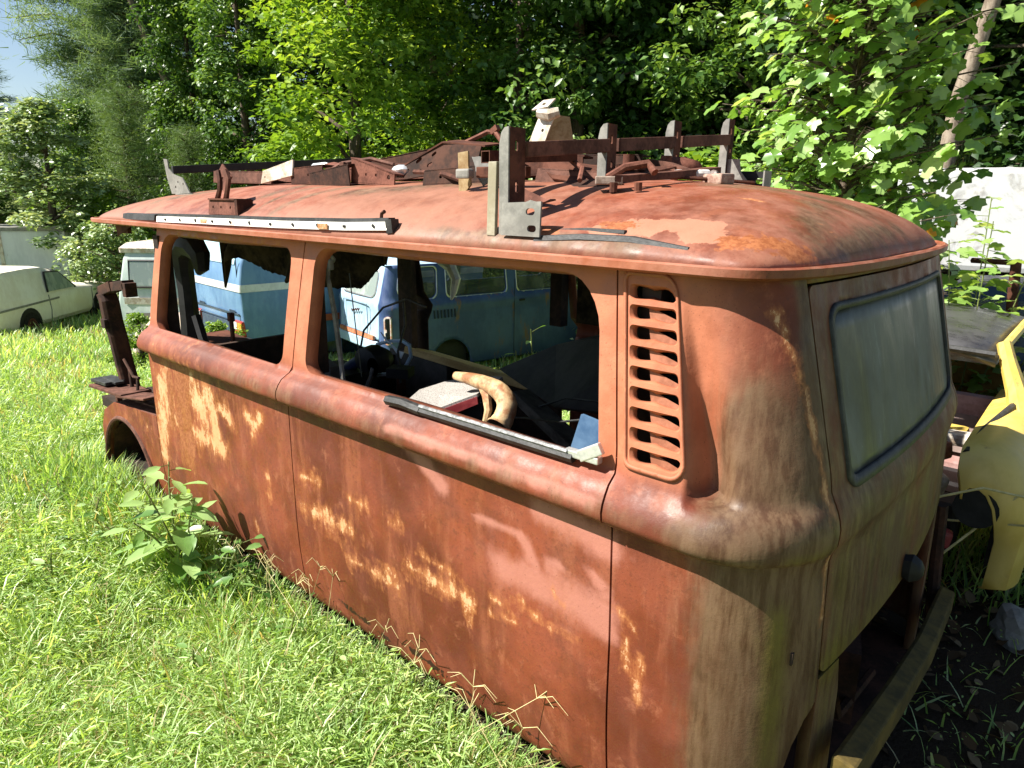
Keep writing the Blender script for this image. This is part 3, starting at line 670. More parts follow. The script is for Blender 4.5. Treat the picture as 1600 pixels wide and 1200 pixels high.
# ------------------------------------------------------------------ scrap iron on the roof
RY = lambda a: Matrix.Rotation(R(a), 3, 'Y')
RZ = lambda a: Matrix.Rotation(R(a), 3, 'Z')
RXm = lambda a: Matrix.Rotation(R(a), 3, 'X')
def rz_(x, y): return float(roofz(np.array(x), np.array(y)))
SCRAP = 'rusty scrap iron pieces lying on the van roof'
def thing1(o, label, cat, group=None): return tag(o, label, cat, group)
# rack: cross rail, four slotted posts
rack = empty('roof_rack', (-.94, -.70, 1.47), 0, 'brown steel rack of four slotted posts on one rail across the van roof', 'roof rack')
def pst(name, mb, mat, parent=rack, **k): return wp(mb.build(name, mat, parent, **k))
RP = [(-.915, -.70, 1.47, 1.745), (-.935, -.225, 1.60, 1.792), (-.955, .22, 1.60, 1.838), (-.975, .70, 1.56, 1.886)]
ra = np.array([-.905, -.69, 1.690]); rb = np.array([-.965, .70, 1.808])
rmid = lambda y: ra+(rb-ra)*((y+.69)/1.39)
for (y0, y1) in ((-.665, -.255), (-.195, .19), (.25, .67)):
    a, b = rmid(y0), rmid(y1); m_ = MB()
    m_.loft([[tuple(p+np.array((dx, 0, dz))) for dx, dz in ((-.014, -.02), (.014, -.02), (.014, .02), (-.014, .02))] for p in (a, b)]); pst('rail', m_, M['rust_mid'], bevel=.003)
for i, (x, y, z0, z1) in enumerate(RP):
    w = .064 if i == 0 else .052; h = z1-z0; xw = x+.016
    slots = [capsule(w*.42, h-.045, .012, .028)]+([capsule(w*.45, h-.150, .012, .028)] if i == 0 else [capsule(w*.5, h-.12, .010, .02)])
    wp(plate('post', [(0, 0), (w, 0), (w, h), (0, h)], slots, (xw, y-.03, z0), (-.05, 1, 0), (0, .0, 1), .005, M['rust_dark'], rack, .03))
    ew = .032
    wp(plate('post_flange', [(0, 0), (ew, 0), (ew, h-.040), (ew*.8, h-.014), (ew*.45, h-.002), (0, h)], [], (xw, y-.032, z0), (-1, 0, 0), (0, .0, 1), .005, M['grey_steel'], rack, .03))
# pale flat bar and square tube stub at the near post
m_ = MB(); m_.box((-.955, -.735, 1.564), (.030, .012, .192), RXm(-2)); thing1(m_.build('flat_bar', M['pale_steel'], None, bevel=.002), 'pale upright flat bar standing at the roof edge before the tallest rack post', 'metal bar')
m_ = MB(); q = .017
o_ = [(-q, -q), (q, -q), (q, q), (-q, q)]; i_ = [(-q+.003, -q+.003), (q-.003, -q+.003), (q-.003, q-.003), (-q+.003, q-.003)]
rings = []
for y, zz in ((-.66, 1.678), (-.25, 1.70)): rings.append([(-1.055+a, y, zz+b) for a, b in o_])
inn = [[(-1.055+a, y, zz+b) for a, b in i_] for y, zz in ((-.66, 1.678), (-.60, 1.681))]
m_.loft(rings, False); m_.loft(inn, False)
m_.add(rings[0]+inn[0], [(k, (k+1) % 4, 4+(k+1) % 4, 4+k) for k in range(4)]); m_.add(inn[1], [(0, 1, 2, 3)])
thing1(m_.build('square_tube', M['rust_dark']), 'square steel tube with open end pointing out beside the tallest rack post', 'metal tube', SCRAP)
thing1(plate('slotted_plate', [(0, 0), (.132, 0), (.132, .088), (0, .083)], [capsule(.098, .062, .030, .017), capsule(.105, .020, .030, .017)], (-.910, -.752, 1.472), (1, 0, 0), (0, .05, 1), .006, M['grey_steel'], None, .02), 'grey steel plate with two slots standing at the roof edge', 'metal plate')
def angle_piece(name, x0, x1, y, z0, h, d, mat, label, cat, tilt=0.0, holes=(), taper=0, z1=None, t=.006, dy=0.0):
    """channel: an upright web facing the near side with a top and a bottom flange; ends may stand at different heights"""
    L = abs(x1-x0); z1 = z0 if z1 is None else z1
    root = empty(name, (x0, y, z0), 0, label, cat, SCRAP)
    ux = (L, dy, z1-z0)
    wp(plate('web', [(0, 0), (L, 0), (L, h-taper), (L*.5, h-taper*.45), (0, h)], list(holes), (x0, y, z0), ux, (0, tilt, 1), t, mat, root, .05))
    m_ = MB(); a = np.array([x0, y, z0]); b = a+np.array([L, dy, z1-z0]); up = np.array([0, tilt, 1.0]); up /= np.linalg.norm(up); back = np.array([-.0, 1, -tilt])
    for k, (hh0, hh1) in enumerate(((h, h-taper), (0, 0))):
        m_ = MB(); p = [a+up*(hh0-.004), b+up*(hh1-.004)]
        m_.loft([[tuple(v), tuple(v+back*d), tuple(v+back*d+up*t), tuple(v+up*t)] for v in p]); wp(m_.build('flange', mat, root))
    return root
angle_piece('steel_channel', -2.55, -2.30, -.37, 1.612, .070, .06, M['rust_dark'], 'dark channel section with one bolt hole beside the white steel plate', 'channel section', .05, [capsule(.14, .035, .012, .012)], .0, 1.625)
angle_piece('steel_channel', -2.385, -2.10, -.375, 1.600, .060, .07, M['rust_black'], 'blackened channel section with tapered end between two rusty brackets', 'channel section', -.05, [], -.02, 1.612)
angle_piece('hole_bracket', -2.125, -1.845, -.35, 1.622, .098, .05, M['rust_red'], 'red-brown bracket with three square holes and a sloping top edge', 'bracket', .05, [capsule(.10, .035, .012, .012), capsule(.165, .035, .014, .012), capsule(.245, .030, .02, .018)], .055, 1.608)
m_ = MB(); m_.box((-2.15, -.37, 1.672), (.03, .012, .06)); m_.box((-2.15, -.35, 1.69), (.034, .03, .012)); thing1(m_.build('small_clip', M['rust_mid'], bevel=.002), 'small brown clip plate standing at the raised end of the holed bracket', 'clip', SCRAP)
angle_piece('steel_channel', -3.34, -2.76, -.35, 1.632, .052, .06, M['rust_mid'], 'long brown channel section lying lengthwise near the front of the roof', 'channel section', .1, [capsule(.05, .02, .012, .012)], 0, 1.622)
thing1(plate('white_plate', [(0, 0), (.235, .035), (.235, .105), (.01, .058)], [capsule(.03, .03, .01, .01)], (-2.765, -.40, 1.618), (1, .08, 0), (0, .15, 1), .008, M['white_steel'], None, .04), 'chalky white slanted steel plate with rust stains between the brown channels', 'metal plate')
# front bracket: a box foot, two straps and a leaning plate
fb = empty('front_bracket', (-2.50, -.72, 1.487), 0, 'rusty two-legged bracket standing alone at the roof edge above the front window', 'bracket', SCRAP)
wp(plate('foot', [(0, 0), (.245, 0), (.25, .06), (.0, .062)], [capsule(.04, .03, .012, .012), capsule(.11, .03, .012, .012), capsule(.19, .03, .012, .012)], (-2.635, -.725, 1.486), (1, 0, 0), (0, .12, 1), .006, M['rust_red'], fb, .03))
m_ = MB(); m_.box((-2.39, -.69, 1.517), (.02, .07, .062)); m_.box((-2.51, -.69, 1.548), (.24, .07, .006)); wp(m_.build('foot_flange', M['rust_dark'], fb))
for dx in (0, .075):
    m_ = MB(); m_.tube([(-2.595+dx, -.70, 1.545), (-2.565+dx*.9, -.70, 1.585), (-2.575+dx*1.0, -.69, 1.625), (-2.60+dx*.8, -.68, 1.66)], [.013, .011, .012, .014], 6); wp(m_.build('strap', M['rust_dark'], fb, True))
wp(plate('leaning_plate', [(0, 0), (.10, -.02), (.115, .055), (.02, .078)], [capsule(.055, .025, .012, .012)], (-2.625, -.69, 1.628), (1, 0, -.35), (.12, .25, 1), .006, M['rust_red'], fb, .03))
# front cross bar and its grey end plate
m_ = MB(); m_.loft([[(-3.50+a, y, z+b) for a, b in ((-.012, -.02), (.012, -.02), (.012, .02), (-.012, .02))] for y, z in ((-.49, 1.688), (.70, 1.785))])
fbar = empty('front_cross_bar', (-3.5, -.5, 1.60), 0, 'long black bar with grey curved end plate across the front of the roof', 'roof bar')
wp(m_.build('bar', M['black'], fbar, bevel=.003))
wp(plate('end_plate', [(0, .175), (.045, .17), (.055, .125), (.105, .095), (.215, .075), (.29, .0), (.08, -.005), (.03, .08)], [capsule(.13, .03, .014, .014), capsule(.16, .055, .012, .012), capsule(.22, .045, .012, .012)], (-3.59, -.50, 1.572), (1, 0, 0), (0, .05, 1), .006, M['grey_steel'], fbar, .03))
m_ = MB(); m_.box((-3.36, -.47, 1.566), (.2, .07, .006)); wp(m_.build('end_foot', M['grey_steel'], fbar))
# dark bars and odds in the middle of the roof
def bar(name, pts, r, mat, label, cat, n=6, smooth=True): m_ = MB(); m_.tube(pts, r, n); return thing1(m_.build(name, mat, None, smooth), label, cat, SCRAP)
angle_piece('steel_channel', -2.30, -1.86, -.12, 1.635, .085, .05, M['rust_black'], 'black channel section behind the holed bracket, middle of the scrap pile', 'channel section', .0, [], -.02, 1.655)
angle_piece('steel_channel', -2.72, -2.25, .02, 1.645, .05, .05, M['rust_dark'], 'low dark channel section lying behind the white steel plate', 'channel section', .0, [], -.02, 1.66)
m_ = MB(); m_.loft([[(-1.90+r_*math.cos(a), -.26+.9*r_*math.sin(a), z) for a in np.arange(0, 6.28, .4)] for z, r_ in ((1.640, .028), (1.655, .043), (1.672, .046), (1.682, .038), (1.69, .018))]); thing1(m_.build('metal_cup', M['zinc'], None, True), 'bright crushed metal cup lying between the rusty brackets', 'cup')
m_ = MB(); m_.tube([(-2.20, .05, 1.70), (-2.12, .04, 1.745), (-2.05, .03, 1.725)], .013, 6); m_.box((-2.09, .04, 1.715), (.08, .03, .02), RY(-20)); thing1(m_.build('bent_hook', M['rust_mid'], None, True), 'small bent iron hook sticking up above the middle of the scrap pile', 'hook', SCRAP)
m_ = MB(); m_.tube([(-2.66, -.2, 1.68), (-2.62, -.2, 1.705), (-2.52, -.2, 1.708), (-2.47, -.2, 1.69)], .010, 6); thing1(m_.build('bent_rod', M['zinc'], None, True), 'short pale bent rod lying over the dark channel by the white plate', 'rod', SCRAP)
for i, (x0, x1, y, z0, h, mt, tilt, tp, dz, dy, lb) in enumerate((
    (-2.05, -1.70, -.18, 1.640, .060, 'rust_mid', .1, .0, .012, .05, 'brown channel half hidden behind the crushed metal cup'),
    (-2.48, -2.20, -.22, 1.632, .075, 'rust_red', -.2, .03, .0, -.04, 'red-brown tapered channel behind the blackened tapered channel'),
    (-1.62, -1.22, -.40, 1.610, .050, 'rust_black', .25, -.01, .015, .06, 'low black channel between slotted arm and ochre kite plate'),
    (-1.50, -1.05, -.25, 1.635, .070, 'rust_dark', .1, .02, .02, .05, 'dark channel leading from the ochre kite plate under the rack'),
    (-2.95, -2.62, -.28, 1.628, .045, 'rust_red', .3, .0, .01, .05, 'short red-brown channel under the left end of the white steel plate'),
    (-1.15, -.85, -.33, 1.610, .060, 'rust_mid', .6, .02, .0, .1, 'brown channel tipped over just behind the tallest rack post'))):
    angle_piece('steel_channel', x0, x1, y, z0, h, .05, M[mt], lb, 'channel section', tilt, [capsule(.08, h*.5, .014, .012), capsule(.16, h*.5, .014, .012)], tp, z0+dz, dy=dy)
for i, (pts, rr, mt, lb) in enumerate((
    ([(-2.32, -.33, 1.665), (-2.22, -.32, 1.70), (-2.05, -.30, 1.715), (-1.93, -.28, 1.69)], .009, 'rust_mid', 'bent thin iron rod lying over the tapered channels'),
    ([(-1.78, -.30, 1.66), (-1.66, -.34, 1.655), (-1.52, -.38, 1.645), (-1.40, -.42, 1.625)], .010, 'rust_dark', 'dark iron rod lying along the front of the slotted arm'),
    ([(-1.25, -.2, 1.69), (-1.10, -.22, 1.70), (-.98, -.30, 1.66), (-.93, -.38, 1.62)], .008, 'rust_red', 'thin red rod drooping behind the tallest rack post'),
    ([(-2.02, -.05, 1.71), (-1.86, -.02, 1.745), (-1.72, -.04, 1.735)], .012, 'rust_black', 'black rod resting on top of the middle of the scrap pile'))):
    m_ = MB(); m_.tube(pts, rr, 6); tag(m_.build('iron_rod', M[mt], None, True), lb, 'rod', SCRAP)
# slotted arm: a long tapered plate with four slots and a folded upper flange
sa = empty('slotted_bracket', (-1.65, -.22, 1.64), 0, 'dark upward-slanting arm plate with four slots and a torn red tip', 'bracket', SCRAP)
wp(plate('arm_web', [(0, .0), (.05, -.02), (.20, -.01), (.42, .005), (.43, .075), (.23, .105), (.03, .035)], [capsule(.05, .012, .03, .014, 10), capsule(.12, .005, .03, .014, 15), capsule(.11, .050, .034, .014, 30), capsule(.175, .028, .03, .014, 20), capsule(.19, .068, .026, .012, 30)], (-1.905, -.28, 1.650), (1, .05, .06), (0, .3, 1), .006, M['rust_black'], sa, .03))
m_ = MB(); m_.loft([[(x, y, z), (x, y+.09, z+.012), (x, y+.09, z+.018), (x, y, z+.006)] for x, y, z in ((-1.875, -.27, 1.686), (-1.68, -.245, 1.765), (-1.475, -.225, 1.745))]); wp(m_.build('arm_flange', M['rust_dark'], sa))
m_ = MB(); m_.tube([(-1.66, -.16, 1.765), (-1.53, -.15, 1.805), (-1.49, -.15, 1.80), (-1.455, -.16, 1.77), (-1.43, -.17, 1.735)], [.009, .009, .011, .008, .006], 6); m_.box((-1.495, -.15, 1.81), (.035, .02, .02), RY(-30)); wp(m_.build('torn_tip', M['rust_red'], sa, True))
# ochre kite plate with a grey tube through it
kp = empty('kite_plate', (-1.29, -.49, 1.585), 0, 'ochre kite-shaped plate on edge with a pale tube end on it', 'bracket', SCRAP)
wp(plate('kite', [(.0, .13), (.04, .135), (.045, .09), (.06, .03), (.035, .0), (.015, -.005), (.008, .06)], [], (-1.345, -.50, 1.578), (1, .15, 0), (0, .12, 1), .008, M['yellow_steel'], kp, .02))
wp(plate('kite_back', [(.0, .115), (.055, .11), (.115, .075), (.10, .05), (.05, .02)], [], (-1.325, -.46, 1.585), (1, .35, 0), (0, .25, 1), .006, M['grey_steel'], kp, .03))
m_ = MB(); m_.box((-1.285, -.515, 1.640), (.055, .03, .03), RZ(6)); wp(m_.build('tube_end', M['grey_steel'], kp, bevel=.006))
m_ = MB(); m_.box((-1.17, -.46, 1.645), (.19, .03, .034), RZ(8)); wp(m_.build('tube', M['rust_dark'], kp, bevel=.004))
# thin folded sheets round the near post
def sheet(name, V_, F_, mat, label, cat='metal sheet', t=.005): m_ = MB(); m_.add(V_, F_); o = m_.build(name, mat); md = o.modifiers.new('thickness', 'SOLIDIFY'); md.thickness = t; return thing1(o, label, cat, SCRAP)
sheet('bent_sheet', [(-1.02, -.56, 1.575), (-.985, -.60, 1.60), (-.88, -.60, 1.562), (-.83, -.62, 1.562), (-.90, -.62, 1.548), (-1.0, -.64, 1.552)], [(0, 1, 2, 5), (2, 3, 4, 5)], M['rust_red'], 'thin folded rusty sheet at the foot of the tallest rack post')
sheet('curved_blade', [(-1.18, -.24, 1.70), (-1.02, -.2, 1.675), (-.90, -.14, 1.668), (-.78, -.05, 1.672), (-.86, -.22, 1.635), (-.97, -.30, 1.612), (-1.09, -.31, 1.63), (-1.15, -.29, 1.665)], [(0, 1, 6, 7), (1, 2, 5, 6), (2, 3, 4, 5)], M['rust_dark'], 'long curved dark blade of steel under the rack rail')
sheet('dark_plate', [(-1.20, -.30, 1.60), (-.92, -.42, 1.598), (-.80, -.34, 1.612), (-1.0, -.12, 1.655), (-1.2, -.1, 1.665)], [(0, 1, 2, 3, 4)], M['rust_black'], 'broad blackened plate lying flat behind the tallest rack post', 'metal plate', .012)
angle_piece('steel_channel', -1.28, -.92, -.05, 1.652, .07, .05, M['rust_black'], 'black channel section lying under the rail, behind the curved blade', 'channel section', .05, [], .02, 1.66)
# white bumper bracket rising behind the rack
wb = empty('white_bracket', (-1.49, .1, 1.66), 0, 'chalky white bent bracket with square hole rising behind the rack rail', 'bracket')
wp(plate('bracket_leg', [(0, 0), (.085, 0), (.135, .165), (.06, .175)], [capsule(.06, .05, .018, .08, 68), capsule(.085, .11, .014, .014)], (-1.575, .10, 1.72), (1, 0, 0), (0, .2, 1), .006, M['white_steel'], wb, .02))
m_ = MB(); m_.add([(-1.49, .10, 1.72), (-1.44, .14, 1.885), (-1.415, .20, 1.88), (-1.40, .22, 1.76), (-1.42, .18, 1.70)], [(0, 1, 2, 3, 4)]); o = m_.build('bracket_side', M['yellow_steel'], wb); wp(o); o.modifiers.new('t', 'SOLIDIFY').thickness = .005
m_ = MB(); m_.tube([(-1.51, .12, 1.895), (-1.46, .13, 1.885), (-1.43, .15, 1.895)], [.022, .028, .018], 8); wp(m_.build('bracket_fold', M['white_steel'], wb, True))
wp(plate('bracket_head', [(0, 0), (.075, .0), (.09, .05), (.03, .055)], [rrect(.040, .018, .056, .032, .003)], (-1.53, .10, 1.905), (1, .1, .10), (.1, .75, .65), .006, M['white_steel'], wb, .02))
# cylinders, clamps, ring
bs = empty('stud_bar', (-.93, 0, 1.66), 0, 'flat rusty bar with two round studs under the rear rack rail', 'bar', SCRAP)
m_ = MB(); m_.box((-.94, -.02, 1.665), (.09, .34, .018), RZ(20)); wp(m_.build('bar_body', M['rust_dark'], bs))
for x, y in ((-.965, -.06), (-.90, .075)): m_ = MB(); m_.tube([(x, y, 1.66), (x, y, 1.712)], .020, 10); wp(m_.build('stud', M['rust_red'], bs, True))
cl = empty('screw_clamp', (-.72, -.40, 1.59), 0, 'long rusty clamp with pale serrated jaw lying at the rear of the roof', 'clamp', SCRAP)
m_ = MB(); m_.loft([[(x-.02*0, y-.018, z), (x+.02, y+.018, z), (x+.02, y+.018, z+.018), (x-.0, y-.018, z+.018)] for x, y, z in ((-.74, -.46, 1.613), (-.70, -.25, 1.630), (-.68, -.02, 1.650))]); wp(m_.build('clamp_bar', M['rust_mid'], cl))
m_ = MB(); m_.box((-.775, -.455, 1.617), (.075, .06, .022), RZ(35)); wp(m_.build('jaw', mat_plain('worn_jaw', (.24, .17, .13), (.45, .36, .30), 40, .7), cl, bevel=.003))
m_ = MB(); m_.tube([(-.79, -.44, 1.625), (-.76, -.40, 1.655), (-.71, -.36, 1.665), (-.68, -.37, 1.64)], .011, 8); wp(m_.build('hook', M['rust_red'], cl, True))
for x, y in ((-.745, -.475), (-.685, -.445)): m_ = MB(); m_.tube([(x, y, rz_(x, y)), (x, y, 1.612)], .011, 8); wp(m_.build('clamp_foot', M['rust_dark'], cl, True))
rc = empty('ring_clamp', (-.70, .0, 1.62), 0, 'rusty ring clamp with a pale worn rim and square foot at the roof rear', 'clamp', SCRAP)
m_ = MB(); m_.tube([(-.71+.062*math.cos(a), -.08+.062*math.sin(a), 1.645) for a in np.linspace(0, 5.9, 18)], .012, 8); wp(m_.build('ring', mat_plain('worn_ring', (.20, .13, .10), (.62, .58, .55), 18, .5, .4), rc, True))
m_ = MB(); m_.loft([[(x, y, z) for y, z in ((yy-.02, zz), (yy+.02, zz), (yy+.02, zz+.02), (yy-.02, zz+.02))] for x, yy, zz in ((-.93, .02, 1.68), (-.83, -.02, 1.665), (-.74, -.06, 1.642))]); wp(m_.build('ring_arm', M['rust_mid'], rc))
m_ = MB(); m_.box((-.60, -.14, 1.628), (.085, .05, .030), RZ(-25)); wp(m_.build('ring_foot', mat_plain('worn_foot', (.22, .12, .09), (.40, .30, .24), 25, .7), rc, bevel=.006))
m_ = MB(); m_.loft([[(-.93+.5*r_*math.cos(a)+h, .14+.9*r_*math.cos(a)+h*.2, 1.685+.7*r_*math.sin(a)-h*.1) for a in np.arange(0, 6.28, .35)] for h, r_ in ((0, .010), (0, .032), (.012, .042), (.05, .045), (.09, .036), (.105, .012))]); thing1(m_.build('round_boss', M['rust_red'], None, True), 'rounded red-brown iron lump lying between the two far rack posts', 'iron lump', SCRAP)
bar('thin_strip', [(-.93, -.30, 1.606), (-.80, -.26, rz_(-.80, -.26)+.012), (-.68, -.20, rz_(-.68, -.2)+.012), (-.60, -.12, rz_(-.6, -.12)+.008), (-.55, 0, rz_(-.55, 0)+.006)], .006, M['rust_dark'], 'thin curved iron strip lying along the rear of the roof under the clamps', 'strip')
fg = empty('far_gusset', (-.90, .68, 1.60), 0, 'grey tapered gusset with a dark holed plate at the far roof edge', 'bracket')
wp(plate('gusset', [(0, .13), (.075, .13), (.085, .08), (.155, .0), (.0, .0)], [], (-.985, .68, 1.60), (1, 0, 0), (0, .0, 1), .006, M['grey_steel'], fg, .04))
wp(plate('gusset_plate', [(0, 0), (.135, 0), (.135, .08), (-.02, .085)], [capsule(.09, .045, .035, .022)], (-.93, .735, 1.60), (1, 0, 0), (0, .0, 1), .006, M['black'], fg, .04))
m_ = MB(); m_.box((-.795, .70, 1.64), (.006, .07, .085)); wp(m_.build('gusset_edge', M['grey_steel'], fg))
# trim strips along the near gutter
ws = empty('trim_strip', (-2.2, -.75, 1.455), 0, 'white strip of window trim with black rubber edge along the roof gutter', 'trim strip')
pts = [(-3.08, -.752, 1.452), (-2.6, -.752, 1.458), (-2.0, -.750, 1.463), (-1.6, -.745, 1.470), (-1.385, -.742, 1.478)]
m_ = MB(); m_.loft([[(x, y-.016, z-.012), (x, y-.012, z+.014), (x, y+.004, z+.014), (x, y, z-.012)] for x, y, z in pts])
def mat_strip():
    n = NT('painted_trim', .5, .4); v = n.rng(n.vor(9, (1, .01, .01)), .02, .05); b = n.noise(4, 4, .6)
    n.base(n.mix(v, (.03, .02, .015), n.mix(n.rng(b, .60, .70), (.70, .69, .64), (.48, .22, .08)))); return n.m
wp(m_.build('strip_face', mat_strip(), ws))
for k, x in enumerate(np.linspace(-2.98, -1.45, 11)):
    z = float(np.interp(x, [p[0] for p in pts], [p[2] for p in pts])); y = float(np.interp(x, [p[0] for p in pts], [p[1] for p in pts])); m_ = MB(); m_.box((x, y-.0150, z+.001), (.012, .006, .008), RY(30*(k % 3))); wp(m_.build('strip_rivet', M['black'], ws))
for x in (-2.60, -1.72): m_ = MB(); z = float(np.interp(x, [p[0] for p in pts], [p[2] for p in pts])); m_.box((x, -.7655, z-.001), (.055, .004, .018), RY(-1)); wp(m_.build('strip_rust_spot', mat_plain('strip_rust', (.35, .15, .05), (.6, .42, .25), 40, .7), ws))
m_ = MB(); m_.loft([[(x, y-.008, z+.012), (x, y-.006, z+.026), (x, y+.02, z+.026), (x, y+.02, z+.01)] for x, y, z in pts]); wp(m_.build('rubber_edge', M['rubber'], ws))
m_ = MB(); m_.box((-1.375, -.742, 1.478), (.03, .03, .042), RY(-8)); wp(m_.build('strip_end', M['rubber'], ws))
m_ = MB(); m_.tube([(-1.44, -.735, 1.49), (-1.435, -.735, 1.515), (-1.42, -.735, 1.522)], .006, 6); wp(m_.build('stud', M['rust_dark'], ws))
m_ = MB(); m_.loft([[(x, y-.022, z-.010), (x, y-.016, z+.016), (x, y+.03, z+.024), (x, y+.03, z)] for x, y, z in ((-3.52, -.735, 1.452), (-3.3, -.742, 1.453), (-3.10, -.748, 1.456))]); thing1(m_.build('rubber_strip', M['rubber']), 'flat black rubber strip lying on the front end of the roof edge', 'rubber strip')
m_ = MB(); m_.loft([[(x, y-.014, z-.006), (x, y-.010, z+.006), (x, y+.016, z+.008), (x, y+.016, z-.004)] for x, y, z in ((-.80, -.735, 1.468), (-.66, -.728, 1.478), (-.52, -.722, 1.478), (-.37, -.728, 1.462))]); m_.loft([[(x, y-.006, z), (x, y-.004, z+.008), (x, y+.008, z+.008), (x, y+.008, z)] for x, y, z in ((-.80, -.71, 1.482), (-.66, -.705, 1.491), (-.55, -.71, 1.489))])
thing1(m_.build('rubber_strip', M['rubber']), 'curling black rubber strip along the gutter right of the slotted plate', 'rubber strip')

# ------------------------------------------------------------------ loose things inside the van
pipe = empty('exhaust_pipe', (-1.25, -.40, .80), 0, 'cream and rust forked exhaust pipe lying in the rear window opening', 'exhaust pipe')
P0 = [(-1.269, -.58, .989), (-1.225, -.585, .992), (-1.18, -.59, .994), (-1.135, -.595, .994), (-1.096, -.60, .992), (-1.06, -.605, .989), (-1.034, -.61, .982), (-1.012, -.615, .970), (-.998, -.622, .954), (-.993, -.632, .935), (-.990, -.648, .915), (-.989, -.670, .898)]
RR = [.014, .018, .022, .025, .027, .029, .030, .031, .032, .032, .033, .036]
m_ = MB(); m_.tube(P0, RR, 20, False); o = wp(m_.build('pipe_body', M['cream_pipe'], pipe, True)); o.modifiers.new('t', 'SOLIDIFY').thickness = .003
m_ = MB(); e = np.array(P0[-1]); d_ = unit(e-np.array(P0[-2])); a1 = unit(np.cross(d_, [0, 0, 1])); a2 = np.cross(d_, a1); m_.tube([tuple(e+.036*(math.cos(t)*a1+math.sin(t)*a2)) for t in np.linspace(0, 6.283, 24)[:-1]], .0035, 6, closed=True); wp(m_.build('pipe_lip', M['cream_pipe'], pipe, True))
m_ = MB(); m_.tube([tuple(np.array(P0[0])+np.array([-.001, 0, 0])), tuple(np.array(P0[0])+np.array([-.002, 0, 0]))], .013, 12); wp(m_.build('pipe_end', M['rust_mid'], pipe))
m_ = MB(); m_.loft([[tuple(np.array(P0[8])*(1-k)+np.array(P0[10])*k+r_*(math.cos(t)*np.array([1, 0, .1])+math.sin(t)*np.array([0, .8, .6]))) for t in np.arange(0, 6.28, .4)] for k, r_ in ((.2, .026), (.5, .026))]); wp(m_.build('pipe_throat', M['black'], pipe))
m_ = MB(); m_.tube([(-1.125, -.598, .985), (-1.088, -.618, .962), (-1.062, -.638, .925), (-1.065, -.650, .885), (-1.070, -.652, .860)], [.017, .016, .013, .010, .004], 8); wp(m_.build('pipe_prong', M['cream_pipe'], pipe, True))
seat = empty('loose_bench_seat', (-1.5, -.45, .5), 0, 'grey perforated seat back with red vinyl edge beside the exhaust pipe', 'seat')
top_ = [(-1.402, -.70, .882), (-1.257, -.68, .891), (-1.128, -.62, .956), (-1.20, -.42, .962), (-1.353, -.40, .935), (-1.447, -.45, .908), (-1.489, -.55, .886)]
m_ = MB(); m_.add(top_, [tuple(range(7))]); o = wp(m_.build('seat_cover', M['seat'], seat)); md = o.modifiers.new('t', 'SOLIDIFY'); md.thickness = .012; md.offset = 0
m_ = MB(); m_.add([(-1.257, -.683, .888), (-1.19, -.652, .922), (-1.128, -.622, .953), (-1.126, -.620, .928), (-1.19, -.650, .893), (-1.253, -.682, .858)], [(0, 1, 4, 5), (1, 2, 3, 4)]); o = wp(m_.build('seat_edge', M['red_trim'], seat)); o.modifiers.new('t', 'SOLIDIFY').thickness = .010
m_ = MB(); m_.add([(x, y+.02, z-.03) for x, y, z in top_]+[(x, y+.05, .45) for x, y, z in top_], [tuple(range(7)), tuple(range(13, 6, -1))]+[(k, (k+1) % 7, 7+(k+1) % 7, 7+k) for k in range(7)]); wp(m_.build('seat_body', M['black'], seat))
m_ = MB(); m_.tube([(-2.80, .70, 1.30), (-2.721, .70, 1.197), (-2.64, .70, 1.165), (-2.60, .70, 1.10), (-2.62, .70, 1.02), (-2.64, .70, .975)], [.015, .03, .034, .03, .02, .008], 8); thing1(m_.build('hanging_trim', mat_plain('bleached_trim', (.45, .50, .52), (.68, .72, .72), 9, .4), None, True), 'pale curved strip of trim hanging in the far doorway before the blue van', 'trim strip')
plank = empty('wooden_plank', (-2.4, .6, .5), 0, 'long weathered wooden plank lying across the far doorway of the van', 'plank')
m_ = MB(); m_.box((0, 0, 0), (1.75, .24, .045)); o = m_.build('board', M['wood'], plank, bevel=.004); o.location = (.22, .14, .055); o.rotation_euler = (R(-16), R(1.5), R(-3))
m_ = MB(); m_.box((-2.95, .55, .26), (.03, .05, .52)); thing1(m_.build('red_post', M['rust_dark']), 'dark red post standing under the end of the wooden plank', 'post')
m_ = MB(); m_.box((-2.33, .81, .22), (.92, .03, .60), RXm(3)); thing1(m_.build('doorway_shade_panel', M['inner'], None, bevel=.006), 'dark panel added as shade below the wooden plank in the far doorway', 'shade panel')  # added dark panel, stands in for the shade low in the open doorway
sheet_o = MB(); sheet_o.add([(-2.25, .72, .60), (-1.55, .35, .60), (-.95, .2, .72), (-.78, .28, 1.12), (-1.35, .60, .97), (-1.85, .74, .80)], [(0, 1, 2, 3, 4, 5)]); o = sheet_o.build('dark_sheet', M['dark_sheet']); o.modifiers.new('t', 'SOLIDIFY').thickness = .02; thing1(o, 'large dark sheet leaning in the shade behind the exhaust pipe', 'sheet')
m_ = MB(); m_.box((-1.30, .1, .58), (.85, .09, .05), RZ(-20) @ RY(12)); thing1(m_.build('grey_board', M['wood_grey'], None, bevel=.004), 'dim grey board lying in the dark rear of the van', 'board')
bp = MB(); bp.add([(-.735, -.60, .975), (-.655, -.60, .965), (-.62, -.61, .80), (-.80, -.60, .76)], [(0, 1, 2, 3)]); o = bp.build('leaning_blue_board', mat_plain('faded_blue_board', (.045, .10, .19), (.10, .18, .29), 5, .6)); o.modifiers.new('t', 'SOLIDIFY').thickness = .012; thing1(o, 'blue board leaning in the rear lower corner of the big window opening', 'board')
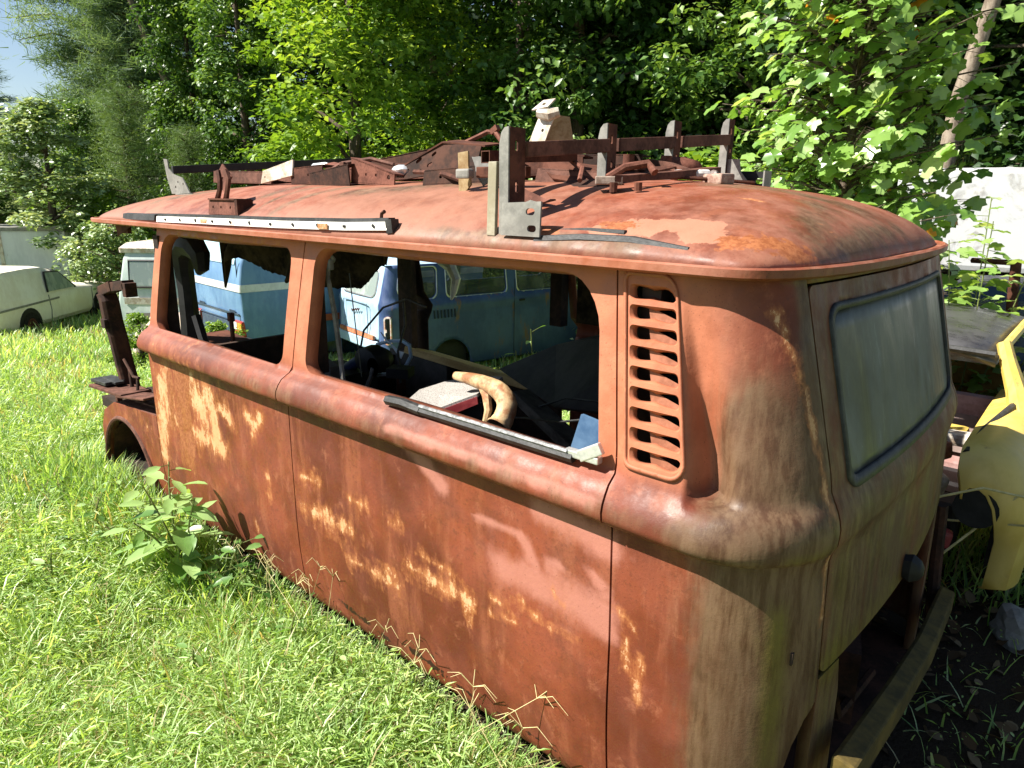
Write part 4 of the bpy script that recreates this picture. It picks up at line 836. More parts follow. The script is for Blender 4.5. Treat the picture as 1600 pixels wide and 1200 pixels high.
m_ = MB(); m_.tube([(-1.80, -.70, 1.315), (-1.805, -.70, 1.28), (-1.775, -.70, 1.15), (-1.74, -.71, 1.0), (-1.715, -.72, .90)], [.008, .009, .011, .010, .010], 6)
sb = empty('seat_belt', (-1.8, -.70, .9), 0, 'grey seat belt strap hanging from its hook in the big window opening', 'seat belt'); wp(m_.build('strap', mat_plain('belt_web', (.10, .095, .085), (.20, .19, .17), 30, .8), sb, True))
m_ = MB(); m_.box((-1.80, -.70, 1.33), (.05, .02, .04)); m_.tube([(-1.80, -.70, 1.35), (-1.80, -.69, 1.36)], .028, 10); wp(m_.build('belt_anchor', mat_plain('grey_plastic', (.12, .12, .12), (.2, .2, .2), 9, .6), sb, bevel=.006))
m_ = MB(); m_.tube([(-1.73, -.66, 1.30), (-1.70, -.65, .92)], .0025, 4); wp(m_.build('cord', M['rubber'], sb))
m_ = MB(); m_.tube([(-2.72, .2, .765), (-2.60, .2, .80), (-2.50, .2, .818), (-2.44, .2, .80), (-2.43, .2, .74), (-2.49, .2, .66), (-2.62, .2, .61), (-2.73, .2, .585), (-2.85, .2, .42)], .011, 6); thing1(m_.build('wire_loop', mat_plain('pale_blue_wire', (.28, .42, .55), (.45, .58, .70), 12, .5), None, True), 'pale blue bent tube loop standing in the middle of the van', 'tube loop')
m_ = MB()
for k in range(7): m_.tube([(-2.67+.006*k, .19, .842-.006*k), (-2.58+.012*k, .19, .78-.004*k), (-2.50+.004*k, .19, .72+.006*k)], .004, 4)
thing1(m_.build('cable_bundle', mat_plain('white_cable', (.55, .6, .62), (.75, .78, .8), 12, .5), None, True), 'frayed bundle of white cables tied to the pale blue loop', 'cables')
m_ = MB(); m_.tube([(-2.96, .1, .56), (-2.85, .1, .63), (-2.72, .1, .70), (-2.62, .1, .715)], .032, 10); thing1(m_.build('blue_hose', mat_plain('dark_blue_hose', (.012, .02, .06), (.03, .05, .12), 8, .5), None, True), 'thick dark blue hose lying behind the seat belt strap', 'hose')
m_ = MB(); m_.loft([[(-2.66+r_*math.cos(a)*1.4, .05+y, .70+r_*math.sin(a)) for a in np.arange(0, 6.28, .5)] for y, r_ in ((0, .03), (.02, .07), (.1, .08), (.16, .05))]); m_.box((-2.4, .1, .68), (.12, .1, .05), RZ(30)); m_.tube([(-2.36, .0, .0), (-2.36, .0, .55)], .055, 10); m_.box((-2.9, .05, .55), (.35, .3, .14)); thing1(m_.build('engine_lump', M['black'], None, True), 'black oily machine part on a stand behind the pale blue loop', 'machine part')
m_ = MB(); m_.loft([[(-2.50+.055*r_*math.cos(a), .0, .705+.055*r_*math.sin(a)) for a in np.arange(0, 6.28, .5)]for r_ in (.3, .9)]); m_.tube([(-2.5, .0, .70), (-2.52, 0, .65), (-2.60, 0, .52)], .012, 6); thing1(m_.build('gear_knob', M['grey_steel'], None, True), 'small grey knob on a lever between hose and blue loop', 'lever')
for pts, rr, lb in (([(-2.75, .1, .72), (-2.70, .1, .86), (-2.55, .12, 1.0), (-2.38, .14, 1.06), (-2.25, .16, 1.03)], .006, 'thin black cable arching up behind the seat belt strap'),
    ([(-2.42, .15, 1.06), (-2.40, .14, .92), (-2.44, .12, .78), (-2.40, .1, .62)], .007, 'black cable hanging beside the far door post'),
    ([(-1.75, -.1, .60), (-1.5, -.2, .70), (-1.2, -.3, .79), (-.95, -.42, .86), (-.78, -.52, .93)], .004, 'thin grey wire stretching across the dark rear of the van'),
    ([(-1.6, .2, .62), (-1.35, .15, .74), (-1.05, .05, .80), (-.85, -.1, .92)], .005, 'dim thin cable hanging before the leaning dark sheet')):
    m_ = MB(); m_.tube(pts, rr, 5); thing1(m_.build('cable', M['rubber'], None, True), lb, 'cable')
gp = MB(); gp.add([(-2.80, -.25, .95), (-2.74, -.25, .86), (-2.66, -.25, .78), (-2.56, -.22, .73), (-2.55, -.22, .60), (-2.62, -.25, .50), (-2.80, -.25, .50)], [(0, 1, 2, 3, 4, 5, 6)]); o = gp.build('loose_front_seat', mat_plain('grey_vinyl', (.10, .095, .085), (.17, .16, .145), 7, .7)); o.modifiers.new('t', 'SOLIDIFY').thickness = .06; thing1(o, 'grey vinyl seat side in the lower left of the big window opening', 'seat')
m_ = MB(); pts = [(-3.95, -.30, .56), (-3.93, -.30, .78), (-3.93, -.30, 1.0), (-3.94, -.30, 1.14), (-3.92, -.30, 1.23), (-3.85, -.30, 1.27), (-3.76, -.30, 1.265), (-3.70, -.30, 1.22), (-3.70, -.30, 1.15), (-3.74, -.30, 1.12)]
m_.tube(pts, [.07, .062, .055, .06, .075, .075, .07, .06, .045, .02], 8); thing1(m_.build('hanging_seal', M['black'], None, True), 'thick black hooked door seal hanging in the front window opening', 'door seal')
m_ = MB(); m_.tube([(-3.84, -.30, .85), (-3.78, -.30, .72), (-3.68, -.30, .55)], .03, 6); thing1(m_.build('black_strap', M['black'], None, True), 'short black slanting strap beside the hooked door seal', 'strap')

# ------------------------------------------------------------------ ground sheet
def graded(lo, hi, c0, c1, fine, coarse):
    a = list(np.arange(c0, c1, fine)); v = c0; st = fine
    while v > lo: st = min(st*1.25, coarse); v -= st; a.insert(0, v)
    v = a[-1]; st = fine
    while v < hi: st = min(st*1.25, coarse); v += st; a.append(v)
    return np.array(a)
gxs = graded(-320, 320, -9, 2.5, .10, 12); gys = graded(-320, 320, -3, 5, .10, 12)
GX, GY = np.meshgrid(gxs, gys, indexing='ij'); GZ = ground(GX, GY)
V = np.stack([GX, GY, GZ], -1).reshape(-1, 3); idx = np.arange(V.shape[0]).reshape(GX.shape)
F = np.stack([idx[:-1, :-1], idx[1:, :-1], idx[1:, 1:], idx[:-1, 1:]], -1).reshape(-1, 4)
def mat_ground():
    n = NT('meadow_ground', .95, .05)
    a = n.noise(.9, 5, .6); b = n.noise(9, 5, .7); c = n.noise(60, 3, .7)
    col = n.mix(n.rng(b, .35, .65), (.10, .15, .035), (.20, .22, .075))
    col = n.mix(n.math('MULTIPLY', n.rng(a, .52, .66), .7), col, (.28, .22, .11))
    col = n.mix(n.rng(c, .5, .75, 0, .5), col, (.06, .075, .02))
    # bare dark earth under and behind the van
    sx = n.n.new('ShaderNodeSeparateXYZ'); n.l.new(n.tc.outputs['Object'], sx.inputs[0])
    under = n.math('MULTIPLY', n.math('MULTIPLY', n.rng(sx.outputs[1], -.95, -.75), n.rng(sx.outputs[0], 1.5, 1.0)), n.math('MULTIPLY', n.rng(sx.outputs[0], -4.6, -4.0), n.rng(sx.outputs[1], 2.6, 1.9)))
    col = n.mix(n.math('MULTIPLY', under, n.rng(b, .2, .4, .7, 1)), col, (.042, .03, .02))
    n.base(col); n.bump(n.math('ADD', b, c), .8, .03); return n.m
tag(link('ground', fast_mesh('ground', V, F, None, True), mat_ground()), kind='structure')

# ------------------------------------------------------------------ grass and low weeds
BLADE_T = (np.array([(0, .5, 0), (0, -.5, 0), (.4, .42, .05), (.4, -.42, .05), (.75, .25, .03), (.75, -.25, .03), (1, 0, -.08)]), np.array([(0, 1, 3), (0, 3, 2), (2, 3, 5), (2, 5, 4), (4, 5, 6)]))
GRASS = mat_leaf('grass_blade', (.13, .27, .045), (.34, .51, .15), (.60, .72, .36), .48, .38, .55, (.48, .40, .20))
WEED = mat_leaf('weed_leaf', (.14, .26, .045), (.31, .46, .12), (.52, .63, .28), .35, .45, .45)
def inside_van(p, m=0.0): return (p[:, 0] > -4.0) & (p[:, 0] < -.02) & (p[:, 1] > -.83-m) & (p[:, 1] < .83)
def patch(x, y): return .5+.25*np.sin(x*1.9+1.3*np.sin(y*1.4))+.25*np.sin(y*2.3+1.1*np.sin(x*1.1+2))
def dryspot(x, y): return (np.sin(x*2.1+1.7*np.sin(y*1.3+.5)+.8)*np.sin(y*2.4+1.2*np.sin(x*1.6)+2.1)+.35*np.sin(x*6.3)*np.sin(y*7.1)) > .62
def scatter(n, r0, r1, p0, p1):
    r = np.exp(rng.uniform(math.log(r0), math.log(r1), n)); a = np.arctan2(rng.uniform(p0, p1, n)-800, 1073.4)
    x = CAM[0]+r*(np.cos(a)*FH[0]+np.sin(a)*RH[0]); y = CAM[1]+r*(np.cos(a)*FH[1]+np.sin(a)*RH[1])
    return np.stack([x, y, ground(x, y)], 1), r
def grow(name, p, h, w, tint, tmpl, lean, mat, droop=1.0):
    n = len(p); a = rng.uniform(0, 2*math.pi, n); ln = np.abs(rng.normal(0, lean, n))+.15
    axis = np.stack([np.cos(a)*ln, np.sin(a)*ln, np.ones(n)], 1)
    nr = np.stack([-np.cos(a), -np.sin(a), ln], 1)+rng.normal(0, .35, (n, 3))
    p = p.copy(); p[:, 2] -= .008
    return link(name, leaves(name, p, axis, nr, h, tint, tmpl, w), mat)
def bare(p): return (p[:, 0] > -.6) & (p[:, 0] < 1.1) & (p[:, 1] > -1.0) & (p[:, 1] < 2.1) & (rng.random(len(p)) < .985)
p, r = scatter(380000, 1.25, 26, -420, 1760)
ok = ~inside_van(p) & ~bare(p) & ~(dryspot(p[:, 0], p[:, 1]) & (rng.random(len(p)) < .45)); p = p[ok]; r = r[ok]
q = patch(p[:, 0], p[:, 1]); h = (.05+.06*rng.random(len(p))+.05*q*rng.random(len(p)))*(.8+.10*r)
w = h*(.028+.036*rng.random(len(p)))+.0008*r
dry = rng.random(len(p)) < (.05+.25*np.clip(.45-q, 0, 1)+.40*dryspot(p[:, 0], p[:, 1]))
tint = np.clip(.30+.35*q+rng.normal(0, .22, len(p)), 0, 1); tint[dry] = 1.35
tag(grow('grass', p, h, w, tint, BLADE_T, 1.05, GRASS), kind='stuff')
def weeds(name, n0, tm, smin, smax, wk, zmax, seedk, mat, rmax=11):
    p, r = scatter(int(n0*1.12), 1.25, rmax, -420, 1760); k = ~inside_van(p) & ~bare(p) & ~(dryspot(p[:, 0], p[:, 1]) & (rng.random(len(p)) < .8)); p = p[k]; r = r[k]
    q = patch(p[:, 0]*1.7+seedk, p[:, 1]*1.7-seedk); k = rng.random(len(p)) < np.clip((q-.15)*1.6, .06, 1); p = p[k]; r = r[k]; q = q[k]; n_ = len(p); p[:, 2] += .01+rng.random(n_)*zmax*(.5+q); a = rng.uniform(0, 6.28, n_)
    ax = np.stack([np.cos(a), np.sin(a), rng.uniform(-.3, .7, n_)], 1); nr = np.stack([rng.normal(-.1, .45, n_), rng.normal(-.1, .45, n_), np.ones(n_)], 1)
    sz = (smin+(smax-smin)*rng.random(n_)**2)*(.8+.08*r)
    tag(link(name, leaves(name, p, ax, nr, sz, np.clip(rng.normal(.5, .28, n_), 0, 1), tm, sz*wk), mat), kind='stuff')
weeds('clover_cover', 140000, OVAL_T, .006, .020, 1.0, .09, 0, WEED)
weeds('narrow_leaf_cover', 170000, LEAF_T, .014, .060, .27, .12, 3, WEED)
weeds('pale_leaf_cover', 110000, LEAF_T, .016, .065, .22, .13, 7, GRASS)
# lush taller grass along the sill and in the shade behind the van
n_ = 16000
p = np.stack([rng.uniform(-4.4, -.3, n_), -.855-np.abs(rng.normal(0, .17, n_)), np.zeros(n_)], 1); p[:, 2] = ground(p[:, 0], p[:, 1])
p2 = np.stack([rng.uniform(-.1, 2.2, 9000), rng.uniform(.6, 3.4, 9000), np.zeros(9000)], 1); p2 = p2[(p2[:, 0] > .16-.2*p2[:, 1]) & (p2[:, 1] > 1.0+.5*rng.random(len(p2))) & (patch(p2[:, 0]*2, p2[:, 1]*2) > .22)]; p2[:, 2] = ground(p2[:, 0], p2[:, 1])
p = np.vstack([p, p2]); n_ = len(p); h = .06+.17*rng.random(n_)**1.5*np.clip(-p[:, 0]*.32+.35, .55, 1.45); h[p[:, 1] > 0] *= 2.6
tint = np.clip(rng.normal(.42, .25, n_), 0, 1); tint[rng.random(n_) < .08] = 1.35
tag(grow('tall_grass', p, h, h*.030+.0018, tint, BLADE_T, .6, GRASS), kind='stuff')
# longer arching tufts standing out of the lawn
tc, tr0 = scatter(420, 1.5, 14, -160, 1000); k = ~inside_van(tc, .05) & ~bare(tc); tc = tc[k]; per = 46
ii = np.repeat(np.arange(len(tc)), per); n_ = len(ii); a = rng.uniform(0, 6.28, n_); rad = .05*np.sqrt(rng.random(n_))*(1+.5*rng.random(len(tc)))[ii]
p = tc[ii]+np.stack([rad*np.cos(a), rad*np.sin(a), 0*a-.01], 1); ln = .25+1.1*rng.random(n_)
sz = (.10+.16*rng.random(len(tc)))[ii]*(.6+.6*rng.random(n_)); tt = np.clip((.35+.4*rng.random(len(tc)))[ii]+rng.normal(0, .15, n_), 0, 1); tt[rng.random(n_) < .12] = 1.35
ax = np.stack([np.cos(a)*ln, np.sin(a)*ln, np.ones(n_)], 1); nr = np.stack([-np.cos(a), -np.sin(a), ln], 1)+rng.normal(0, .2, (n_, 3))
TUFT_T = (np.array([(0, .5, 0), (0, -.5, 0), (.4, .45, .10), (.4, -.45, .10), (.75, .3, .06), (.75, -.3, .06), (1, 0, -.14)]), BLADE_T[1])
tag(link('grass_tufts', leaves('grass_tufts', p, ax, nr, sz, tt, TUFT_T, sz*.022+.0012), GRASS), kind='stuff')
# straw lying about
n_ = 2600; p, r = scatter(n_, 1.3, 9, -150, 1000); p = p[~inside_van(p)]; n_ = len(p); p[:, 2] += .05+.05*rng.random(n_); a = rng.uniform(0, 6.28, n_)
sz = .12+.2*rng.random(n_); tag(link('straw', leaves('straw', p, np.stack([np.cos(a), np.sin(a), rng.normal(0, .12, n_)], 1), np.stack([rng.normal(0, .3, n_), rng.normal(0, .3, n_), np.ones(n_)], 1), sz, np.full(n_, 1.35), NEEDLE_T, np.full(n_, .08)), GRASS), kind='stuff')
# fallen dead leaves and clods on the bare earth behind the van
n_ = 1500; p = np.stack([rng.uniform(-.75, 1.6, n_), rng.uniform(-.9, 2.2, n_), np.zeros(n_)], 1); p[:, 2] = ground(p[:, 0], p[:, 1])+.01+.02*rng.random(n_); a = rng.uniform(0, 6.28, n_)
tag(link('leaf_litter', leaves('leaf_litter', p, np.stack([np.cos(a), np.sin(a), rng.normal(0, .3, n_)], 1), np.stack([rng.normal(0, .5, n_), rng.normal(0, .5, n_), np.ones(n_)], 1), .03+.05*rng.random(n_), rng.random(n_), OVAL_T), mat_leaf('dead_leaf', (.05, .03, .015), (.11, .07, .035), (.19, .14, .08), .1, .8, .1)), kind='stuff')

# ------------------------------------------------------------------ single plants by the van
PLANT = mat_leaf('broad_weed_leaf', (.03, .09, .015), (.12, .25, .05), (.34, .50, .18), .35, .4, .5, (.45, .40, .04))
STEM = mat_plain('green_stem', (.10, .14, .03), (.17, .20, .06), 20, .6)
def leafy_plant(name, base, stems, label, cat='weed', size=.10, tmpl=OVAL_T, seed=1, mat=None, tw=.75, t0=.3):
    g = np.random.default_rng(seed); root = empty(name, base, 0, label, cat)
    P_, A_, N_, S_, T_ = [], [], [], [], []; m_ = MB()
    for tip, n_l, lo in stems:
        b = np.array(base); t = np.array(tip); mid_ = (b+t)/2+np.array([g.normal(0, .03), g.normal(0, .03), .03])
        curve = lambda u: (1-u)**2*b+2*u*(1-u)*mid_+u*u*t
        m_.tube([tuple(curve(u)) for u in np.linspace(0, 1, 7)], list(np.linspace(.007, .003, 7)), 6)
        for i in range(n_l):
            u = lo+(1-lo)*(i+.5)/n_l; c = curve(u); a = i*2.4+g.normal(0, .4); d = np.array([math.cos(a), math.sin(a), g.uniform(-.25, .45)]); pl = .02+.04*g.random()
            m_.tube([tuple(c), tuple(c+d*pl)], .0018, 4)
            P_.append(c+d*pl); A_.append(d+np.array([0, 0, -.15])); N_.append(np.array([g.normal(0, .3), g.normal(0, .3), 1])); S_.append(size*(1.15-.5*u)*g.uniform(.7, 1.25)); T_.append(np.clip(t0+g.normal(0, .25)+.35*u, 0, 1))
    S_ = np.array(S_)
    wp(m_.build('stem', STEM, root, True))
    o = link('foliage', leaves('foliage', np.array(P_), np.array(A_), np.array(N_), S_, np.array(T_), tmpl, S_*tw), mat or PLANT, root); wp(o)
    return root
leafy_plant('broadleaf_weed', (-2.55, -1.02, -.12), [((-2.62, -1.02, .44), 16, .25), ((-2.74, -1.10, .32), 11, .3), ((-2.44, -1.0, .32), 11, .25), ((-2.85, -1.12, .20), 9, .3), ((-2.60, -1.2, .22), 9, .3)], 'tall sunlit broad-leaved weed leaning at the front of the van sill', 'weed', .17, OVAL_T, 3, t0=.72)
leafy_plant('broadleaf_weed', (-2.30, -.95, -.12), [((-2.22, -.92, .16), 12, .1), ((-2.40, -.96, .10), 10, .1), ((-2.10, -.94, .08), 10, .1), ((-2.25, -1.02, .05), 8, .1), ((-2.0, -.92, .02), 8, .1)], 'dark low leafy weed clump against the van sill', 'weed', .10, OVAL_T, 5, t0=.05)
leafy_plant('broadleaf_weed', (-3.2, -1.15, -.12), [((-3.25, -1.12, .12), 10, .1), ((-3.0, -1.2, .06), 10, .1), ((-3.45, -1.1, .05), 9, .1), ((-3.1, -1.35, .03), 8, .1)], 'low spreading weed before the front wheel arch of the van', 'weed', .085, OVAL_T, 8, t0=.45)
leafy_plant('broadleaf_weed', (-2.55, 1.35, -.12), [((-2.56, 1.35, .72), 12, .3), ((-2.70, 1.36, .55), 8, .4), ((-2.42, 1.4, .50), 8, .4)], 'green weed with sunlit tip seen through the far doorway of the van', 'weed', .10, OVAL_T, 11, t0=.5)
leafy_plant('broadleaf_weed', (-2.30, 1.6, -.12), [((-2.2, 1.6, .50), 12, .3), ((-2.42, 1.6, .45), 10, .3), ((-2.05, 1.65, .45), 10, .3)], 'dark bushy weed before the blue van, right of the weed with a sunlit tip', 'weed', .11, OVAL_T, 12, t0=.1)
leafy_plant('broadleaf_weed', (-2.0, 1.7, -.12), [((-1.95, 1.7, .50), 12, .3), ((-1.8, 1.7, .50), 10, .3), ((-2.12, 1.75, .42), 10, .3)], 'dark weed before the blue van next to the leaning dark sheet', 'weed', .11, OVAL_T, 14, t0=.1)
leafy_plant('broadleaf_weed', (-3.0, 1.0, -.12), [((-2.97, .95, .42), 9, .2), ((-2.9, 1.0, .3), 6, .2)], 'small green weed behind the red post in the van doorway', 'weed', .07, OVAL_T, 13, t0=.4)
for i, (x, y, hh, sz_, tt, lb) in enumerate(((-3.45, -1.0, .20, .06, .5, 'small bright weed growing in front of the brake drum'), (-3.0, -1.0, .22, .07, .55, 'pale weed between the wheel arch and the tall broad-leaved weed'), (-3.85, -1.15, .16, .06, .45, 'small weed under the front corner of the van'), (-2.9, -1.45, .14, .075, .7, 'pale low weed out in the grass left of the tall broad-leaved weed'),
    (-1.75, -.98, .15, .055, .4, 'small weed under the seam between the two side panels'), (-1.45, -1.02, .13, .05, .55, 'small weed under the middle of the rear side panel'), (-1.2, -1.15, .12, .05, .6, 'small pale weed left of the pale stone by the sill'), (-1.9, -1.3, .12, .06, .55, 'bright low weed in the lawn facing the panel seam'))):
    z0 = float(ground(x, y)); leafy_plant('small_weed', (x, y, z0), [((x+.04, y, z0+hh+.06), 9, .2), ((x-.12, y-.05, z0+hh*.8), 8, .2), ((x+.14, y-.06, z0+hh*.7), 8, .2), ((x, y-.15, z0+hh*.6), 7, .2)], lb, 'weed', sz_, OVAL_T, 30+i, t0=tt)
# dry seed stalks leaning on the sill
STRAW = mat_plain('straw_stalk', (.42, .36, .15), (.58, .50, .26), 30, .7)
stalk_spots = [(-1.98, .10), (-1.90, .16), (-1.84, .14), (-1.70, .12), (-1.62, .20), (-1.56, .15), (-1.38, .12), (-1.22, .13), (-1.08, .17), (-.92, .20), (-.84, .12), (-.72, .14), (-.62, .10), (-.55, .18), (-2.15, .18), (-1.78, .20)]
for i, (x, hh) in enumerate(stalk_spots):
    g = np.random.default_rng(50+i); m_ = MB(); y = -.90-.06*g.random(); z0 = float(ground(x, y)); dx = g.normal(0, .16); tip = (x+dx, y+.02+g.normal(0, .03), z0+hh+.12)
    md_ = (x+dx*.3, y, z0+hh*.7); m_.tube([(x, y, z0), md_, tip], [.0018, .0014, .0009], 4)
    for k in range(5):
        a = g.uniform(0, 6.28); l_ = .05+.04*g.random(); m_.tube([tip, (tip[0]+l_*.6*math.cos(a), tip[1]+l_*.4*math.sin(a), tip[2]+.035), (tip[0]+l_*1.2*math.cos(a), tip[1]+l_*.7*math.sin(a), tip[2]+.03*g.random())], [.0012, .0011, .0006], 4)
    tag(m_.build('seed_stalk', STRAW), 'thin dry seed stalk of grass growing along the van sill', 'grass stalk', 'dry seed stalks along the van sill')
def rock(name, c, size, mat, label, seed):
    g = np.random.default_rng(seed); bm = bmesh.new(); bmesh.ops.create_icosphere(bm, subdivisions=3, radius=1)
    ph = g.uniform(0, 6, 6)
    for v in bm.verts:
        d = v.co; k = 1+.18*math.sin(d.x*3+ph[0])*math.sin(d.y*3+ph[1])+.12*math.sin(d.z*5+ph[2])+.06*math.sin(d.x*9+ph[3])*math.sin(d.z*8+ph[4]); v.co = Vector((d.x*size[0]*k, d.y*size[1]*k, d.z*size[2]*k))
    me = bpy.data.meshes.new(name); bm.to_mesh(me); bm.free(); o = link(name, me, mat); o.location = c; o.rotation_euler = (0, 0, g.uniform(0, 3)); return tag(o, label, 'rock')
STONE = mat_plain('pale_stone', (.30, .28, .25), (.50, .48, .44), 9, .85, .2, .4)
rock('white_stone', (-1.06, -.92, -.09), (.10, .05, .04), STONE, 'pale stone lying in the grass under the rear side panel', 3)
rock('grey_stone', (.30, .95, -.05), (.10, .07, .09), M['grey_steel'], 'grey pointed stone in the weeds behind the van', 9)

# ------------------------------------------------------------------ trees
BARK = mat_plain('bark', (.06, .045, .03), (.14, .11, .085), 12, .9, .1, .5, streak=(3, 3, .4))
PALEBARK = mat_plain('pale_bark', (.13, .10, .075), (.27, .22, .17), 7, .9, .1, .5, streak=(2, 2, .6))
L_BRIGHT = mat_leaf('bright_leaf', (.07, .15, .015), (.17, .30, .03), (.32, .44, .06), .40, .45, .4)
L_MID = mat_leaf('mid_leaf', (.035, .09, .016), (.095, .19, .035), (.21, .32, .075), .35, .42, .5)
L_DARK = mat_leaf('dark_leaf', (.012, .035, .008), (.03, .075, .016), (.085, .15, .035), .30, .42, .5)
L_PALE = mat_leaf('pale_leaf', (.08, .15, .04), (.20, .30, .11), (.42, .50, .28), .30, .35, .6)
L_CON = mat_leaf('needle', (.075, .14, .07), (.15, .24, .125), (.25, .345, .20), .40, .6, .3)
def clump_leaves(g, centers, radii, per, size, tints, flat=.6, droop=.2, cz=None):
    K = len(centers); idx = np.repeat(np.arange(K), per); n = len(idx)
    d = g.normal(0, 1, (n, 3)); d = unit(d)*(g.random((n, 1))**.45)
    pos = centers[idx]+d*radii[idx][:, None]*np.array([1, 1, flat])
    a = g.uniform(0, 6.28, n); ax = np.stack([np.cos(a), np.sin(a), g.normal(-droop, .4, n)], 1)+d*.5
    nr = np.stack([g.normal(0, .55, n), g.normal(0, .55, n), np.ones(n)], 1)+d*.5
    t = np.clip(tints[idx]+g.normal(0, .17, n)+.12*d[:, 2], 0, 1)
    return pos, ax, nr, size*(.6+.8*g.random(n)), t
def tree_meshes(H, Rw, z0, seed, ncl, per, size, top=1.0, cr=.55, hang=0.0, bare=0.0, tmean=.45):
    """unit-built broadleaf tree standing at the origin: crown of leaf clumps on limbs, from height z0 to H"""
    g = np.random.default_rng(seed); C_ = []
    while len(C_) < ncl:
        u = g.random(); z = z0+(H-z0)*u; prof = (math.sin(math.pi*min(1, .12+.88*u**.85)))**.6*(1-.15*u) if top == 1.0 else 1-.55*u
        a = g.uniform(0, 6.28); rr = Rw*prof*(.80+.22*math.sin(3*a+seed)+.16*math.sin(5*a+u*9+seed))*(.35+.65*g.random()**.5)
        C_.append((rr*math.cos(a), rr*math.sin(a), z-hang*rr*g.random()))
    C_ = np.array(C_); rad = cr*(.6+.7*g.random(ncl)); tints = np.clip(g.normal(tmean, .2, ncl), 0, 1)
    P_, A_, N_, S_, T_ = clump_leaves(g, C_, rad, per, size, tints, .55, .15+hang)
    crown = leaves('crown', P_, A_, N_, S_, T_, LEAF_T, S_*1.1)
    m_ = MB(); b0 = Rw*.045+.05; lean = g.normal(0, .03, 2)*H
    tr = [(lean[0]*t*t, lean[1]*t*t, H*.92*t) for t in np.linspace(0, 1, 8)]; m_.tube(tr, [b0*(1.25-1.1*t) for t in np.linspace(0, 1, 8)], 8)
    for i in g.permutation(ncl)[:26]:
        c = C_[i]; t = max(.12, min(.88, (c[2]-.35*math.hypot(c[0], c[1]))/(H*.92))); s0 = np.array([lean[0]*t*t, lean[1]*t*t, H*.92*t]); md_ = (s0+c)/2+np.array([0, 0, .12*Rw])
        m_.tube([tuple(s0), tuple(md_), tuple(c)], [b0*.35, b0*.22, b0*.08], 5, False)
    return crown, m_.mesh('trunk', True)
def conifer_meshes(H, Rw, z0, seed, nbr, size):
    g = np.random.default_rng(seed); m_ = MB(); m_.tube([(0, 0, H*t) for t in np.linspace(0, 1, 6)], [.20*(1.05-t) for t in np.linspace(0, 1, 6)], 8); C_, T0 = [], []
    for i in range(nbr):
        u = (i+.5)/nbr; z = z0+(H-z0)*u; a = i*2.4+g.normal(0, .4); L = Rw*(1-u*.78)*g.uniform(.55, 1.15); d = np.array([math.cos(a), math.sin(a), 0])
        p0 = np.array([0, 0, z]); p1 = p0+d*L*.55+np.array([0, 0, .10*L]); p2 = p0+d*L+np.array([0, 0, -.05*L+.15])
        m_.tube([tuple(p0), tuple(p1), tuple(p2)], [.045, .03, .01], 5, False)
        tb = g.normal(.45, .18)
        for k in range(9):
            t = .25+.75*(k+g.random())/9; c = (1-t)**2*p0+2*t*(1-t)*p1+t*t*p2; side = np.array([-d[1], d[0], 0])*g.normal(0, .22)*L*t; C_.append(c+side+np.array([0, 0, g.normal(0, .08)])); T0.append(tb)
    C_ = np.array(C_); K = len(C_); per = 60; idx = np.repeat(np.arange(K), per); n = len(idx); d = unit(g.normal(0, 1, (n, 3))*np.array([1, 1, .6])+np.array([0, 0, .25]))
    off = g.normal(0, .27, (n, 3))*np.array([1, 1, .5])
    S_ = size*(.6+.8*g.random(n)); me = leaves('crown', C_[idx]+off, d, g.normal(0, 1, (n, 3)), S_, np.clip(np.array(T0)[idx]+g.normal(0, .15, n), 0, 1), NEEDLE_T, S_*1.6)
    return me, m_.mesh('trunk', True)
KIND = {'bright': (tree_meshes(9.5, 2.5, .9, 11, 190, 120, .15, cr=.60, hang=.10, tmean=.55), L_BRIGHT, BARK),
        'mid': (tree_meshes(10, 2.6, .5, 12, 190, 115, .15, cr=.62, hang=.2, tmean=.5), L_MID, BARK),
        'vine': (tree_meshes(12, 2.3, .2, 13, 200, 115, .15, top=.9, cr=.55, hang=.45, tmean=.45), L_MID, BARK),
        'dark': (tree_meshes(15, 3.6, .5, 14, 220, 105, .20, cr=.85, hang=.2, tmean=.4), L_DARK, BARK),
        'pale': (tree_meshes(6.3, 1.9, .2, 15, 130, 120, .13, cr=.42, hang=.05, tmean=.55), L_PALE, BARK),
        'shrub': (tree_meshes(2.0, 1.1, .0, 16, 70, 110, .085, cr=.26, hang=.05, tmean=.6), L_BRIGHT, BARK),
        'vineshrub': (tree_meshes(1.9, 1.3, .0, 17, 80, 100, .075, cr=.28, hang=.2, tmean=.55), L_PALE, BARK),
        'juniper': (conifer_meshes(5.6, 1.5, .1, 18, 60, .16), mat_leaf('juniper_needle', (.075, .14, .04), (.15, .24, .08), (.26, .36, .14), .25, .6, .3), BARK),
        'pine': (conifer_meshes(18, 4.4, .8, 19, 110, .46), L_CON, BARK),
        'thin_pine': (conifer_meshes(17, 3.4, 3.5, 20, 58, .42), L_CON, BARK)}
for (c, t), lm, bm_ in KIND.values(): c.materials.append(lm); t.materials.append(bm_)
def tree(kind, px, dist, sc, label, name, cat='tree', group=None, rz=None, sxy=None, dz=0.0):
    x, y, z = at(px, dist); (c, t), lm, bm_ = KIND[kind]
    root = empty(name, (x, y, z-.05+dz), rz if rz is not None else (px*.37) % 6.28, label, cat, group); root.scale = (sxy or sc, sxy or sc, sc)
    link('crown', c, None, root); link('trunk', t, None, root); return root
WOOD = 'dark trees of the wood behind'
tree('bright', 570, 16, 1.0, 'bright yellow-green tree with feathery sprays behind the middle of the van roof', 'leafy_tree', rz=.3)
tree('bright', 690, 18.5, 1.05, 'fuller yellow-green tree right beside the brightest feathery tree', 'leafy_tree', rz=2.2)
